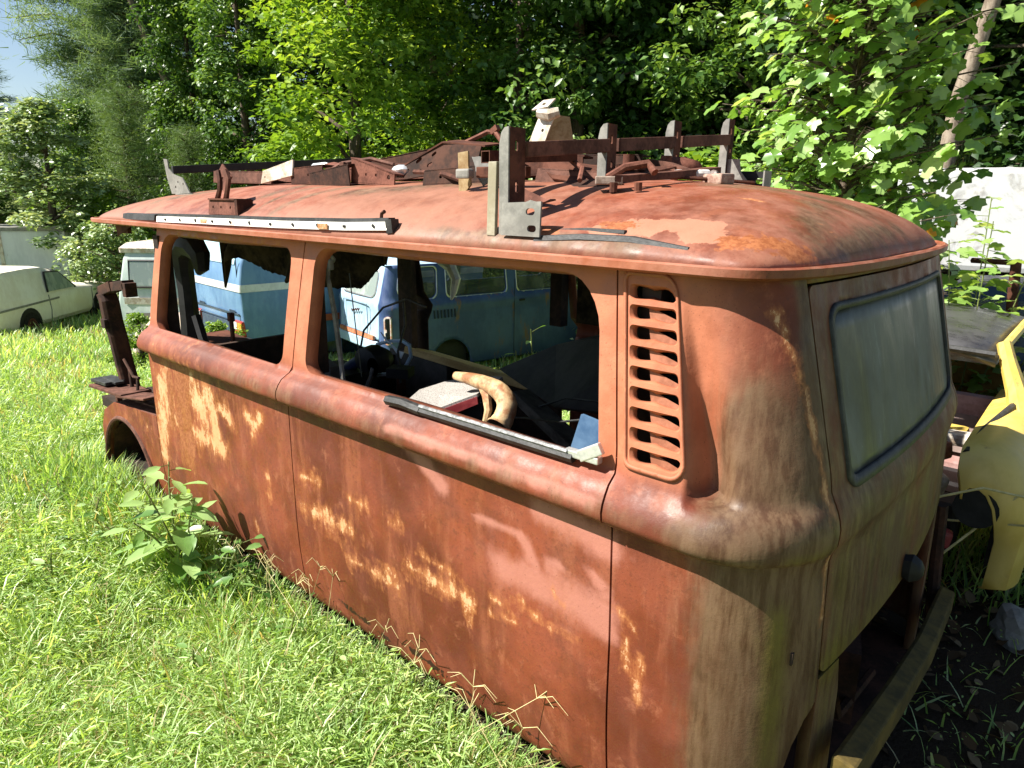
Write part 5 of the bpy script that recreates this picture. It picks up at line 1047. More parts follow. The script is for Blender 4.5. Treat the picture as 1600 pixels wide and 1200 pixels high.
tree('mid', 800, 17, 1.1, 'mid-green leafy tree standing behind the white bracket on the roof', 'leafy_tree', rz=1.0)
tree('vine', 890, 16, 1.15, 'vine-hung dark green tree right of the white roof bracket', 'vine_covered_tree', rz=4.0)
tree('vine', 985, 17.5, 1.2, 'deep green vine-draped tree above the middle of the roof rack', 'vine_covered_tree', rz=.9)
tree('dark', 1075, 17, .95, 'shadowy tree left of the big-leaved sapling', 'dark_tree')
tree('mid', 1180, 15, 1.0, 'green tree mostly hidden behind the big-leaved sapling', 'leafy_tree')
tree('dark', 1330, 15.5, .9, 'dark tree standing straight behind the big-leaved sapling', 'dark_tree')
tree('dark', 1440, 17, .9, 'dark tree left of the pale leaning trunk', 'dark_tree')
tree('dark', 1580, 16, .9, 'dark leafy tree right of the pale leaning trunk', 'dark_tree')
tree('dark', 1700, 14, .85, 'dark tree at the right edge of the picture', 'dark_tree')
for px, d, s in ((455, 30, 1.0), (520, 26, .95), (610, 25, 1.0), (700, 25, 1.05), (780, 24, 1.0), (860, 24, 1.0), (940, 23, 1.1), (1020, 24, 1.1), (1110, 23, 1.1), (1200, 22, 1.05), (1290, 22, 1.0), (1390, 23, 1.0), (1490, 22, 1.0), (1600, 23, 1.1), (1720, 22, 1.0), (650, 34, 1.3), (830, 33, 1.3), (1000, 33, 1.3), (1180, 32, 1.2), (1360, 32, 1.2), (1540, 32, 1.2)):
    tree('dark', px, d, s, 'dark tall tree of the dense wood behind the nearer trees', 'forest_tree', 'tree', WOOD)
for px, d, k, s_, lb in ((-40, 34, 'mid', .8, 'broad green tree just beyond the left edge'), (-160, 36, 'vine', .75, 'vine-hung tree further beyond the left edge')): tree(k, px, d, s_, lb, 'leafy_tree')
tree('vine', 345, 27, .95, 'vine-wrapped green tree below the bare white limbs on the left', 'vine_covered_tree', rz=2.0)
tree('vine', 415, 24, .98, 'tall drooping vine-covered tree left of the bright feathery tree', 'vine_covered_tree', rz=5.0)
tree('pine', 218, 33, 1.05, 'tallest dense pine at the left of the picture', 'pine_tree', rz=.4, sxy=.82)
tree('pine', 290, 37, 1.0, 'pine standing right behind the tallest pine', 'pine_tree', rz=3.3)
tree('thin_pine', 330, 38, 1.05, 'thin airy pine with sky showing through, left of the vine trees', 'pine_tree', rz=1.7)
tree('thin_pine', 40, 44, .55, 'low spreading pine near the left edge of the picture', 'pine_tree', rz=2.9, sxy=.95)
tree('pine', 262, 31, .80, 'dense pine standing between the pale young tree and the cedar', 'pine_tree', rz=5.0)
tree('thin_pine', 450, 42, 1.0, 'far thin pine in the gap left of the bright feathery tree', 'pine_tree', rz=4.4)
tree('pale', 118, 22, .80, 'round pale-leaved young tree at the left behind the white car', 'young_tree', rz=.2, sxy=1.0)
tree('mid', 175, 25, .55, 'dark green bushy tree right of the pale-leaved young tree', 'leafy_tree', rz=5.2)
tree('juniper', 240, 23, 1.0, 'grey-green cedar behind the front end of the van roof', 'cedar_tree', rz=.6)
tree('juniper', 330, 24, .85, 'smaller yellow-green cedar behind the front roof bar', 'cedar_tree', rz=2.6)
tree('vine', 20, 30, .45, 'low dark tree at the left edge above the grey trailer', 'vine_covered_tree', rz=2.6, sxy=.8)
BUSHES = [(172, 22, 1.5, 'shrub', 'sunlit leafy bush just left of the van front'), (128, 24.5, 1.4, 'vineshrub', 'pale vine heap behind the white car bonnet'), (92, 25.5, 1.0, 'shrub', 'bright bush growing over the grey trailer end'), (212, 18.5, 1.25, 'vineshrub', 'pale leafy bush under the front tip of the van roof'),
          (45, 20.3, .55, 'vineshrub', 'low vine mound behind the white car roof'), (150, 24, 1.5, 'shrub', 'tall bright bush behind the pale vine heap'), (235, 20, 1.2, 'shrub', 'bright bush behind the pale van'), (1090, 9.5, 1.45, 'shrub', 'sunlit leafy shrub behind the far rack post'), (1010, 11.5, 1.2, 'vineshrub', 'pale vine shrub behind the rear rack rail'), (1190, 8.0, 1.2, 'shrub', 'bright shrub at the foot of the big-leaved sapling'),
          (1500, 12.5, 1.0, 'shrub', 'yellow-green bush on the bank above the white trailer'), (1590, 12.8, 1.0, 'shrub', 'bright bush on the bank at the right edge'), (1440, 12.8, 1.0, 'vineshrub', 'pale bush on the bank left of the white trailer'), (224, 10.6, .42, 'shrub', 'small bush before the pale van by the van front'), (345, 8.6, .42, 'shrub', 'low weed bush seen through the front window opening')]
for px, d, s, k, lb in BUSHES: tree(k, px, d, s, lb, 'leafy_bush', 'bush')
# bare leaning trunks
def bare_trunk(name, px, dist, pts, r, mat, label):
    x, y, z = at(px, dist); root = empty(name, (x, y, z), 0, label, 'tree'); m_ = MB()
    m_.tube([(x+a*RH[0], y+a*RH[1], z-.1+b) for a, b in pts], [r*(1-.5*i/len(pts)) for i in range(len(pts))], 10); wp(m_.build('trunk', mat, root, True))
    m_ = MB(); a, b = pts[-1]; a2, b2 = pts[-2]
    for s in (-1, 1): m_.tube([(x+a2*RH[0], y+a2*RH[1], z+b2), (x+(a2+s*.5)*RH[0], y+(a2+s*.5)*RH[1], z+b2+.8)], [r*.4, r*.15], 6)
    wp(m_.build('limb', mat, root, True)); return root
bare_trunk('crooked_tree', 1398, 11.5, [(0, 0), (.05, 1.4), (.22, 2.6), (.25, 3.6), (.55, 5.2), (.5, 7)], .14, PALEBARK, 'pale crooked tree trunk rising at the right behind the sapling')
bare_trunk('dead_limb', 335, 29, [(0, 0), (-.2, 5.6), (-.9, 7.6), (-1.6, 9.6)], .16, PALEBARK, 'bare white dead trunk leaning left among the vine-covered trees')
# tulip poplar sapling close behind the van
TULIP = mat_leaf('tulip_leaf', (.10, .22, .03), (.24, .40, .085), (.46, .58, .26), .42, .30, .7, (.75, .30, .03))
def sapling(px, dist, label):
    x, y, z = at(px, dist); root = empty('tulip_sapling', (x, y, z), 0, label, 'tree'); g = np.random.default_rng(77); m_ = MB()
    H = 5.2; m_.tube([(x, y, z), (x+.05, y, z+1.5), (x-.03, y+.04, z+3.2), (x+.02, y, z+H)], [.05, .04, .028, .01], 8)
    P_, A_, N_, S_, T_ = [], [], [], [], []
    for i in range(250):
        u = (i+.5)/250; zb = .75+(H-1.0)*u; a = i*2.399+g.normal(0, .3); L = (.98-.22*u)*g.uniform(.5, 1.08)*(1.0 if u > .12 else .85)
        d = np.array([math.cos(a), math.sin(a), .35]); p0 = np.array([x, y, z+zb]); p2 = p0+d*L; p1 = p0+d*L*.5+np.array([0, 0, .08])
        m_.tube([tuple(p0), tuple(p1), tuple(p2)], [.012, .008, .003], 5, False)
        for k in range(15):
            t = .18+.84*(k+g.random()*.6)/15; c = (1-t)**2*p0+2*t*(1-t)*p1+t*t*p2; b = a+g.choice([-1, 1])*g.uniform(.5, 1.6); dd = np.array([math.cos(b), math.sin(b), g.uniform(-.5, .3)]); st = .06+.09*g.random()
            m_.tube([tuple(c), tuple(c+dd*st)], .0018, 3, False)
            P_.append(c+dd*st); A_.append(dd+np.array([0, 0, -.35])); N_.append(np.array([g.normal(-.42, .42), g.normal(-.55, .42), .75])); S_.append(g.uniform(.055, .14)*(1-.12*u)*(1.25 if g.random() < .12 else 1)); T_.append(1.35 if g.random() < .006 else np.clip(g.normal(.5, .25), 0, 1))
    S_ = np.array(S_); wp(m_.build('trunk', BARK, root, True)); wp(link('crown', leaves('crown', np.array(P_), np.array(A_), np.array(N_), S_, np.array(T_), TULIP_T, S_*1.05), TULIP, root)); return root
sapling(1276, 5.7, 'tulip-leaved sapling with large bright leaves and a few orange ones behind the van')
x, y, z = at(1500, 4.9)
leafy_plant('sapling_shoot', (x, y, z), [((x+.02, y, z+1.62), 26, .40), ((x+.25, y+.1, z+1.5), 20, .40), ((x-.2, y+.1, z+1.5), 22, .40), ((x+.45, y+.2, z+1.35), 18, .4), ((x-.05, y+.3, z+1.75), 20, .5)], 'leafy sapling shoot right of the van rear window corner', 'sapling', .13, TULIP_T, 21, TULIP, 1.0, .35)

# ------------------------------------------------------------------ other vehicles
def paint(name, c1, c2, rust=0.0, rough=.42, rustc=(.20, .07, .03)):
    n = NT(name, rough, .5); a = n.noise(1.6, 5, .6); b = n.noise(11, 5, .7, (1, 1, .4)); d = n.noise(4, 6, .7, (1.4, 1.4, .35), (7, 2, 1))
    col = n.mix(n.rng(n.math('ADD', n.math('MULTIPLY', a, .6), n.math('MULTIPLY', b, .4)), .4, .62), c1, c2)
    if rust: col = n.mix(n.rng(d, .70-rust*.25, .78-rust*.2), col, rustc)
    n.base(col); n.rough(n.rng(b, .3, .7, rough, min(1, rough+.25))); return n.m
M['tyre'] = mat_plain('tyre_rubber', (.012, .011, .010), (.03, .027, .024), 20, .85, .2)
M['red_lens'] = mat_plain('red_lens', (.30, .02, .015), (.40, .05, .03), 20, .25, .5)
M['amber_lens'] = mat_plain('amber_lens', (.65, .22, .02), (.75, .30, .04), 20, .25, .5)
M['clear_lens'] = mat_plain('pale_lens', (.6, .58, .52), (.75, .72, .66), 20, .25, .5)
M['chrome'] = mat_plain('dull_chrome', (.5, .5, .5), (.65, .65, .66), 9, .3, .5, .02, .9)

# blue van, facing away to the right behind the wreck
BLUE_SHADE = paint('shaded_blue_paint', (.022, .048, .14), (.05, .09, .20), .5, .4, (.14, .075, .05))  # van sides: the blue darkened, shade put into the colour
BLUE_LIT = paint('sunlit_light_blue_paint', (.30, .44, .58), (.42, .56, .68), .25, .4, (.42, .17, .07))  # same van blue with sunlight put into the colour; also the light-blue wing
h = np.array([.2016, .979]); th = math.atan2(-h[1], -h[0])
corner = np.array([-6.829, 3.462]); org = corner-np.array([-math.sin(th), math.cos(th)])*.86
bus = empty('blue_van', (org[0], org[1], -.74), th, 'blue rusty van with rounded windows and louvres seen through the rear window opening', 'van')
class Bus2(VanBody):
    def belt(self, z): return 0*z
    def width(self, s, z):
        low = .850-.03*np.clip((.38-z)/.42, 0, 1)**2
        t = np.clip((z-.93)/.485, 0, 1.1); wz = ss(.90, .95, z); w = low*(1-wz)+(.815-.075*t)*wz
        b = np.interp(z, [.78, .80, .84, .87, .89, .91, .95], [0, .012, .02, .022, .018, .008, 0])
        return w+b*(1-ss(1.0, 1.5, (s+self.RX)/self.RX))
B2 = Bus2(); mb2 = mirror(B2)
arch2 = [(-1.02+.34*math.cos(a), -.04+.40*math.sin(a)) for a in np.linspace(math.pi, 0, 16)]
def bp_(name, outl, holes, mat, **k):
    k.setdefault('res', .06); return panel(name, outl, holes, mb2, mat, bus, flip=True, **k)
W_ = [rrect(-.80, .96, -.16, 1.38, (.10, .22, .14, .08)), rrect(-2.02, .96, -.98, 1.385, .08), rrect(-3.20, .96, -2.22, 1.385, .08), rrect(-3.98, .96, -3.38, 1.385, .08)]
bp_('side_panel', [(-4.1, -.04), (-1.36, -.04)]+arch2+[(-.68, -.04), (B2.SE, -.04), (B2.SE, 1.42), (-4.1, 1.42)], W_, BLUE_SHADE, flange=.03)
ver = np.array
for i, w_ in enumerate(W_):
    fr = bp_('window_frame', [(x+(.018 if x > np.mean([p[0] for p in w_]) else -.018), z+(.018 if z > 1.17 else -.018)) for x, z in w_], [w_], M['chrome'], offset=.004, thick=.008)
    g = panel('pane', w_, [], mb2, M['glass'], fr, res=.15, flip=True, offset=-.015, thick=0)
for k in range(15):
    if k == 7: continue
    m_ = MB(); s = -.30-.056*k; m_.box((s, .862, .735), (.018, .012, .115), RY(4)); m_.build('louvre', mat_plain('louvre_dark', (.01, .015, .03), (.02, .03, .05), 9) if k == 0 else bpy.data.materials['louvre_dark'], bus)
m_ = MB(); m_.box((-2.12, .866, .60), (.006, .006, 1.1)); m_.build('door_seam', M['black'], bus)
m_ = MB(); m_.box((-2.26, .875, .83), (.10, .02, .03)); m_.build('handle', M['black'], bus, bevel=.005)
bp_('rear_panel', [(B2.SE+.002, .42), (B2.SE+B2.REAR, .42), (B2.SE+B2.REAR, 1.42), (B2.SE+.002, 1.42)], [rrect(B2.SE+.13, .98, B2.SE+1.15, 1.36, .10)], BLUE_LIT, flange=.02)
g = panel('rear_window', rrect(B2.SE+.13, .98, B2.SE+1.15, 1.36, .10), [], mb2, M['glass_pale'], bus, res=.2, flip=True, offset=-.015, thick=0)
sl_ = panel('rear_seal', rrect(B2.SE+.11, .96, B2.SE+1.17, 1.38, .12), [rrect(B2.SE+.14, .99, B2.SE+1.14, 1.35, .09)], mb2, M['chrome'], bus, res=.1, flip=True, offset=.005)
m_ = MB(); m_.tube([(.035, y, z) for y, z in ((.38, .88), (.40, .60), (.36, .48), (-.36, .48), (-.40, .60), (-.38, .88), (.38, .88))], .006, 5); m_.build('lid_seam', mat_plain('seam_blue', (.10, .16, .22), (.16, .22, .3), 9), bus)
m_ = MB()
for y0, zs in ((.16, 0), (.09, -.012), (.02, -.024), (-.05, -.036)):
    m_.tube([(.045, y0, .80+zs), (.045, y0-.03, .76+zs), (.045, y0-.05, .80+zs)], .007, 5); m_.tube([(.045, y0+.01, .79+zs), (.045, y0-.05, .785+zs)], .005, 5)
m_.build('script_badge', M['rust_dark'], bus)
m_ = MB(); m_.box((.03, 0, .44), (.03, 1.1, .06)); m_.build('rusted_edge', mat_plain('orange_rust', (.30, .09, .04), (.50, .22, .12), 16, .8), bus)
m_ = MB(); m_.box((.02, 0, .33), (.05, 1.3, .14)); m_.build('rear_bumper', BLUE_LIT, bus, bevel=.02)
m_ = MB()
fr_ = [rrect(-.05, -.17, .05, .17, .04)]
tl = plate('tail_light', rrect(-.055, -.19, .055, .19, .045), [rrect(-.035, -.165, .035, -.02, .02), rrect(-.035, .015, .035, .165, .02)], (-.055, .80, .565), (-.55, .83, 0), (0, 0, 1), .03, mat_plain('chipped_white', (.55, .25, .15), (.70, .68, .66), 12, .5), bus, .05)
m_ = MB(); m_.box((-.085, .785, .565), (.05, .09, .34), RZ(-33)); m_.build('tail_light_well', M['black'], bus)
m_ = MB(); m_.add([(-4.1, -.80, 1.42), (-.12, -.70, 1.42), (-.12, .70, 1.42), (-4.1, .80, 1.42), (-3.9, 0, 1.60), (-.3, 0, 1.60)], [(0, 1, 5, 4), (4, 5, 2, 3), (1, 2, 5), (0, 4, 3)]); m_.build('roof', BLUE_LIT, bus, True)
panel('far_side', [(-4.1, -.04), (B2.SE, -.04), (B2.SE, 1.42), (-4.1, 1.42)], W_, B2, BLUE_SHADE, bus, res=.12)
m_ = MB(); m_.box((-1.02, .60, .16), (.62, .3, .62)); m_.build('wheel_well', M['black'], bus)
m_ = MB(); m_.box((-2.0, 0, .30), (3.9, 1.5, .04)); m_.build('floor', M['black'], bus)

# boxy light-blue van with a white waist stripe
th = math.atan2(-.996, -.076); cr_ = np.array([-8.73, 2.51]); org = cr_-np.array([-math.sin(th), math.cos(th)])*.92
t3 = empty('boxy_van', (org[0], org[1], 0), th, 'boxy two-tone blue van with white waist stripe and amber tail lights', 'van')
def ring_(z, w, xr, xf, r=.05, n=3):
    P = []
    for (cx, cy, a0) in ((xr-r, w-r, 0), (xf+r, w-r, 90), (xf+r, -w+r, 180), (xr-r, -w+r, 270)):
        for k in range(n+1): a = R(a0+90*k/n); P.append((cx+r*math.cos(a), cy+r*math.sin(a), z))
    return P
T3P = paint('sky_blue_paint', (.085, .18, .33), (.14, .26, .41), .05, .35)
m_ = MB(); m_.loft([ring_(-.62, .86, -.02, -4.3), ring_(-.45, .90, .0, -4.4), ring_(.0, .92, .03, -4.45, .05), ring_(.27, .925, .04, -4.45), ring_(.40, .92, .035, -4.3), ring_(.60, .90, -.0, -4.1), ring_(.98, .84, -.14, -3.6), ring_(1.08, .78, -.20, -3.4), ring_(1.13, .60, -.35, -3.2)]); m_.build('body', T3P, t3, True)
m_ = MB(); m_.loft([ring_(.255, .932, .049, -4.46), ring_(.31, .934, .051, -4.46), ring_(.36, .932, .048, -4.45)], False); m_.build('waist_stripe', mat_plain('stripe_white', (.55, .55, .53), (.68, .68, .66), 6, .5), t3, True)
m_ = MB(); m_.add([(-.002, .70, .62), (-.125, .64, .95), (-.125, -.64, .95), (-.002, -.70, .62)], [(0, 1, 2, 3)]); o = m_.build('rear_window', mat_plain('reflective_pane', (.30, .48, .50), (.45, .60, .62), 5, .15, .6), t3); o.modifiers.new('t', 'SOLIDIFY').thickness = .02; o.modifiers['t'].offset = 0
m_ = MB(); m_.box((-.8, .872, .80), (.9, .02, .28), RXm(9)); m_.build('side_window', M['glass'], t3, bevel=.02)
m_ = MB(); m_.box((.042, 0, -.06), (.012, 1.62, .015)); m_.box((.042, 0, -.17), (.012, 1.55, .012)); m_.box((.02, .80, .25), (.012, .012, .9)); m_.build('tailgate_seam', mat_plain('seam_navy', (.03, .05, .08), (.05, .08, .11), 9), t3)
for y in (.60, -.52):
    m_ = MB()
    for k in range(6): m_.box((.046, y+.035*(k-2.5), -.035), (.008, .022, .035))
    m_.build('badge', bpy.data.materials['seam_navy'], t3)
for sy in (1, -1):
    t = MB(); t.box((.015, sy*.76, -.27), (.07, .26, .23)); hs = t.build('tail_light', M['red_lens'], t3, bevel=.02)
    t = MB(); t.box((.045, sy*.69, -.23), (.03, .09, .10)); t.build('reversing_lens', M['clear_lens'], hs)
    t = MB(); t.box((.045, sy*.82, -.24), (.03, .12, .12)); t.build('indicator_lens', M['amber_lens'], hs)
m_ = MB(); m_.box((.03, 0, -.30), (.03, 1.15, .20)); m_.build('rear_recess', bpy.data.materials['seam_navy'], t3)
m_ = MB(); m_.box((.05, -.05, -.38), (.02, .60, .14)); m_.build('number_plate', mat_plain('bleached_plate', (.5, .55, .6), (.66, .7, .74), 6, .5), t3)
m_ = MB(); m_.box((-1.4, .945, -.22), (.85, .02, .10)); m_.build('side_trim', mat_plain('orange_reflector', (.42, .10, .04), (.55, .2, .1), 6, .5), t3, bevel=.006)
for x in (-.9, -3.4): m_ = MB(); m_.tube([(x, .70, -.55), (x, .90, -.55)], .30, 20); m_.build('wheel', M['tyre'], t3)

def car_ring(x, w, zb, zs, zt, wt):
    h_ = [(.86*w, zb), (w*.98, zb+.10), (w, (zb+zs)/2), (.985*w, zs-.03), (.95*w, zs+.01), (wt, zs+(zt-zs)*.75), (wt*.88, zt-.02), (wt*.5, zt+.005)]
    return [(x, y, z) for y, z in h_]+[(x, -y, z) for y, z in h_[::-1]]
def wheel(x, y, z, r, par, sy=1):
    m_ = MB(); m_.tube([(x, y-sy*.16, z), (x, y, z)], r, 22); w = m_.build('wheel', M['tyre'], par); m_ = MB(); m_.tube([(x, y-sy*.02, z), (x, y+sy*.012, z)], r*.55, 16); m_.build('hub', M['rust_dark'], w)
# white panel-van estate on the far left, heading away
x, y, _ = at(34, 16.8); z = float(ground(x, y)); hd = np.array([-.68, .733]); th = math.atan2(-hd[1], -hd[0])
est = empty('white_panel_car', (x, y, z-.05), th, 'dusty white panel-sided estate car parked on the grass at far left', 'car')
WHITE = paint('chalky_white_paint', (.74, .67, .54), (.86, .81, .70), .10, .45, (.30, .27, .24))
st = [(1.55, .66, .30, .78, 1.20, .60), (1.50, .74, .24, .82, 1.34, .66), (1.2, .78, .22, .84, 1.40, .68), (.3, .79, .22, .84, 1.42, .68), (-.25, .79, .22, .84, 1.40, .66), (-.55, .79, .22, .84, 1.33, .62), (-1.12, .78, .22, .83, .93, .66), (-1.7, .77, .22, .80, .89, .60), (-2.6, .74, .24, .74, .81, .58), (-2.80, .66, .32, .66, .70, .52)]
m_ = MB(); m_.loft([car_ring(*s) for s in st]); m_.build('body', WHITE, est, True)
for sy in (1, -1):
    m_ = MB(); m_.add([(-.10, sy*.765, .88), (-1.02, sy*.765, .88), (-.60, sy*.705, 1.25), (-.16, sy*.70, 1.28)], [(0, 1, 2, 3)]); o = m_.build('side_window', M['glass_pale'], est); o.modifiers.new('t', 'SOLIDIFY').thickness = .03; o.modifiers['t'].offset = 0
    m_ = MB(); m_.tube([(-.08, sy*.77, .87), (-.14, sy*.70, 1.29), (-.60, sy*.70, 1.26), (-1.08, sy*.76, .87)], .022, 6); m_.build('window_frame', M['black'], est)
    m_ = MB(); m_.tube([(-.06, sy*.785, .82), (-.08, sy*.795, .5), (-.06, sy*.78, .28)], .010, 5); m_.tube([(-1.66, sy*.785, .80), (-1.64, sy*.79, .3)], .010, 5); m_.build('door_seam', M['grey_steel'], est)
    m_ = MB(); m_.loft([[(x0, sy*.792, z0) for x0, z0 in ((1.5, .66), (-.4, .70), (-.4, .74), (1.5, .70))], [(x0, sy*.798, z0) for x0, z0 in ((1.5, .66), (-.4, .70), (-.4, .74), (1.5, .70))]]); m_.build('side_crease', M['grey_steel'], est)
    for xx in (.62, -1.98): m_ = MB(); m_.tube([(xx, sy*.60, .30), (xx, sy*.797, .30)], .34, 22); m_.build('wheel_arch', M['black'], est); wheel(xx, sy*.80, .28, .27, est, sy)
m_ = MB(); m_.add([(-.62, .58, 1.30), (-.62, -.58, 1.30), (-1.08, -.64, .97), (-1.08, .64, .97)], [(0, 1, 2, 3)]); o = m_.build('windscreen', M['glass'], est); o.modifiers.new('t', 'SOLIDIFY').thickness = .05; o.modifiers['t'].offset = 0

est.scale = (.93, .93, .93)
# pale van between bushes and boxy van
x, y, _ = at(243, 13.2); z = float(ground(x, y)); hd = RH; th = math.atan2(-hd[1], -hd[0])
pv = empty('pale_van', (x, y, z-.22), th, 'pale grey-green van with dark window standing just beyond the van front', 'van')
PG = paint('pale_green_grey', (.38, .46, .43), (.52, .58, .55), .1, .45, (.45, .42, .38))
m_ = MB(); m_.loft([ring_(.25, .80, .0, -4.2), ring_(.6, .84, .03, -4.3), ring_(1.05, .84, .03, -4.3), ring_(1.30, .82, .0, -4.2), ring_(1.78, .74, -.08, -3.9), ring_(1.90, .70, -.12, -3.8)]); m_.build('body', PG, pv, True)
m_ = MB(); m_.loft([ring_(1.88, .73, -.03, -3.9), ring_(1.95, .74, -.03, -3.9), ring_(2.03, .66, -.12, -3.8), ring_(2.06, .4, -.4, -3.4)]); m_.build('roof', M['white_steel'], pv, True)
for a, b in ((-.20, -.86), (-1.1, -2.3), (-2.5, -3.6)):
    m_ = MB(); m_.box(((a+b)/2, .795, 1.56), (abs(b-a), .05, .42), RXm(9)); w = m_.build('window', M['glass_pale'] if a > -1 else M['glass'], pv, bevel=.03)
    m_ = MB(); m_.tube([(a, .83, 1.36), (b, .83, 1.36), (b, .77, 1.76), (a, .77, 1.76)], .025, 6, closed=True); m_.build('window_rubber', M['black'], w)
m_ = MB(); m_.box((-2.1, .85, 1.14), (4.0, .02, .10)); m_.build('side_trim', M['white_steel'], pv)
m_ = MB(); m_.box((-2.1, .85, .80), (4.0, .016, .30)); m_.build('lower_panel', M['grey_steel'], pv)
wheel(-.8, .80, .28, .30, pv); wheel(-3.3, .80, .28, .30, pv)
# cream round-tailed car
x, y, _ = at(290, 12.3); z = float(ground(x, y))-.2; hd = np.array([-.75, .66]); th = math.atan2(-hd[1], -hd[0])
bt = empty('cream_round_car', (x, y, z), th, 'cream and pink round-tailed old car left of the boxy blue van', 'car')
CP = paint('cream_pink_paint', (.62, .50, .36), (.58, .44, .48), .2, .35, (.45, .28, .38))
st = [(.95, .25, .45, .55, .58, .15), (.85, .50, .34, .66, .76, .34), (.55, .66, .28, .70, 1.02, .44), (.1, .70, .26, .72, 1.20, .50), (-.5, .72, .26, .74, 1.28, .52), (-1.1, .72, .26, .74, 1.22, .50), (-1.6, .70, .28, .72, .88, .5), (-2.3, .66, .30, .66, .78, .48), (-2.7, .48, .38, .56, .60, .3)]
m_ = MB(); m_.loft([car_ring(*s) for s in st]); m_.build('body', CP, bt, True)
for sy in (1, -1):
    m_ = MB(); m_.add([(-.1, sy*.64, .82), (-1.2, sy*.64, .82), (-1.05, sy*.55, 1.12), (-.2, sy*.55, 1.12)], [(0, 1, 2, 3)]); o = m_.build('side_window', M['glass'], bt); o.modifiers.new('t', 'SOLIDIFY').thickness = .06; o.modifiers['t'].offset = 0
    for xx in (.2, -1.9): wheel(xx, sy*.74, .28, .28, bt, sy)
    m_ = MB(); m_.loft([[(.2+r_*math.cos(a), sy*(.58+d), .34+r_*1.05*math.sin(a)) for a in np.linspace(-.2, math.pi+.2, 14)] for d, r_ in ((0, .42), (.12, .43), (.19, .38))]); m_.build('mudguard', CP, bt, True)
m_ = MB(); m_.tube([(.86, .0, .52), (.93, 0, .50)], .09, 12); m_.build('tail_lamp', M['red_lens'], bt); bt.scale = (.78, .78, .8)
# light-blue wing lying beyond the front window
wg = empty('loose_wing', (-5.2, .95, -.1), R(-35), 'light-blue curved car wing lying beyond the front window opening', 'car wing')
m_ = MB()
m_.loft([[(-.5+.28*i, -.10+.02*i+.22*math.sin(a)*(1-.12*abs(i-2)), .12+.03*i+(.22)*math.cos(a)) for a in np.linspace(-1.5, 1.5, 12)] for i in range(6)], False); o = m_.build('wing_skin', BLUE_LIT, wg, True); o.modifiers.new('t', 'SOLIDIFY').thickness = .01
m_ = MB(); m_.tube([(-.55+.28*i, -.30+.02*i, .10+.03*i) for i in range(6)], .016, 6); m_.build('wing_bead', BLUE_SHADE, wg, True)

# yellow car without bonnet and windscreen behind the van tail
yc = empty('yellow_car', (-.5, 2.2, -.12), 0, 'yellow car wreck with black roof, no windscreen and no bonnet, behind the van tail', 'car')
YEL = paint('sun_yellow_paint', (.52, .36, .07), (.66, .48, .13), .30, .35, (.30, .16, .05))
BLK = paint('black_gloss_paint', (.025, .024, .026), (.07, .068, .07), 0, .22)
def yb(name, mb, mat, **k): return wp(mb.build(name, mat, yc, **k))
for sy in (1, -1):
    m_ = MB(); vs = []; ys_ = np.linspace(.90, 2.06, 22)
    for yy in ys_:
        n_ = min(1, (yy-.90)/.20); f_ = math.sqrt(max(0, 1-(1-n_)**2)); zb_ = .10+(.34*math.sqrt(max(0, 1-((yy-1.46)/.38)**2)) if abs(yy-1.46) < .38 else 0); up_ = .05*min(1, (yy-.9)/.8)
        prof = [(-.02, .56), (-.02, .60), (.03, .628), (.09, .632), (.16, .605), (.22, .545), (.26, .46), (.275, .36)]+[(.275-.02*t, .36+(zb_-.36)*t) for t in (.34, .67, 1.0)]+[(.225, zb_)]
        for a, z in prof: vs.append((-.58+sy*(.58+.06+(a-.06)*(.45+.55*f_)), yy+.05*(1-f_)*(z < .4), z*(.80+.20*f_)+up_*(z > .3)))
    k = 12; m_.add(vs, [(i*k+q, i*k+q+1, (i+1)*k+q+1, (i+1)*k+q) for i in range(21) for q in range(k-1)]); o = yb('front_wing', m_, YEL, smooth=True); o.modifiers.new('t', 'SOLIDIFY').thickness = .008
    m_ = MB(); m_.tube([(-.58+sy*.66, .99, .42), (-.58+sy*.66, .905, .42)], [.05, .078], 18); yb('headlamp_bowl', m_, M['black'], smooth=True)
    m_ = MB(); m_.tube([(-.58+sy*.70, 1.46, .14), (-.58+sy*.80, 1.46, .14)], .26, 20); yb('wheel', m_, M['tyre'])
    m_ = MB(); m_.loft([[(-.58+sy*(.58+a), yy, z) for a, z in ((.02, .66), (.16, .62), (.275, .45), (.27, .2), (.23, .02), (.15, .02), (.05, .6))] for yy in (2.06, 3.3, 3.9)]); yb('door', m_, YEL, smooth=True)
    m_ = MB(); m_.tube([(-.58+sy*.70, 1.62, .62), (-.58+sy*.655, 1.66, .74), (-.58+sy*.60, 1.70, .86), (-.58+sy*.565, 1.74, .94)], [.055, .042, .034, .03], 8); yb('windscreen_pillar', m_, YEL, smooth=True)
    m_ = MB(); m_.tube([(-.58+sy*.585, 1.02, .60), (-.58+sy*.60, 1.3, .632), (-.58+sy*.66, 1.62, .685)], .016, 8); yb('bonnet_seal', m_, M['rubber'], smooth=True)
    m_ = MB(); m_.tube([(-.58+sy*.575, 1.72, .93), (-.58+sy*.58, 2.4, .955), (-.58+sy*.575, 3.0, .92)], .022, 8); yb('roof_rail', m_, YEL, smooth=True)
m_ = MB(); vs = []
for i, yy in enumerate((1.66, 1.70, 2.0, 2.5, 2.95, 3.05)):
    for j, xx in enumerate(np.linspace(-1.14, -.02, 9)):
        vs.append((xx, yy, (.905, .935, .965, .975, .955, .91)[i]-.05*abs(2*j/8-1)**4))
m_.add(vs, [(i*9+j, i*9+j+1, i*9+10+j, i*9+9+j) for i in range(5) for j in range(8)]); o = yb('roof', m_, BLK, smooth=True); o.modifiers.new('t', 'SOLIDIFY').thickness = .03
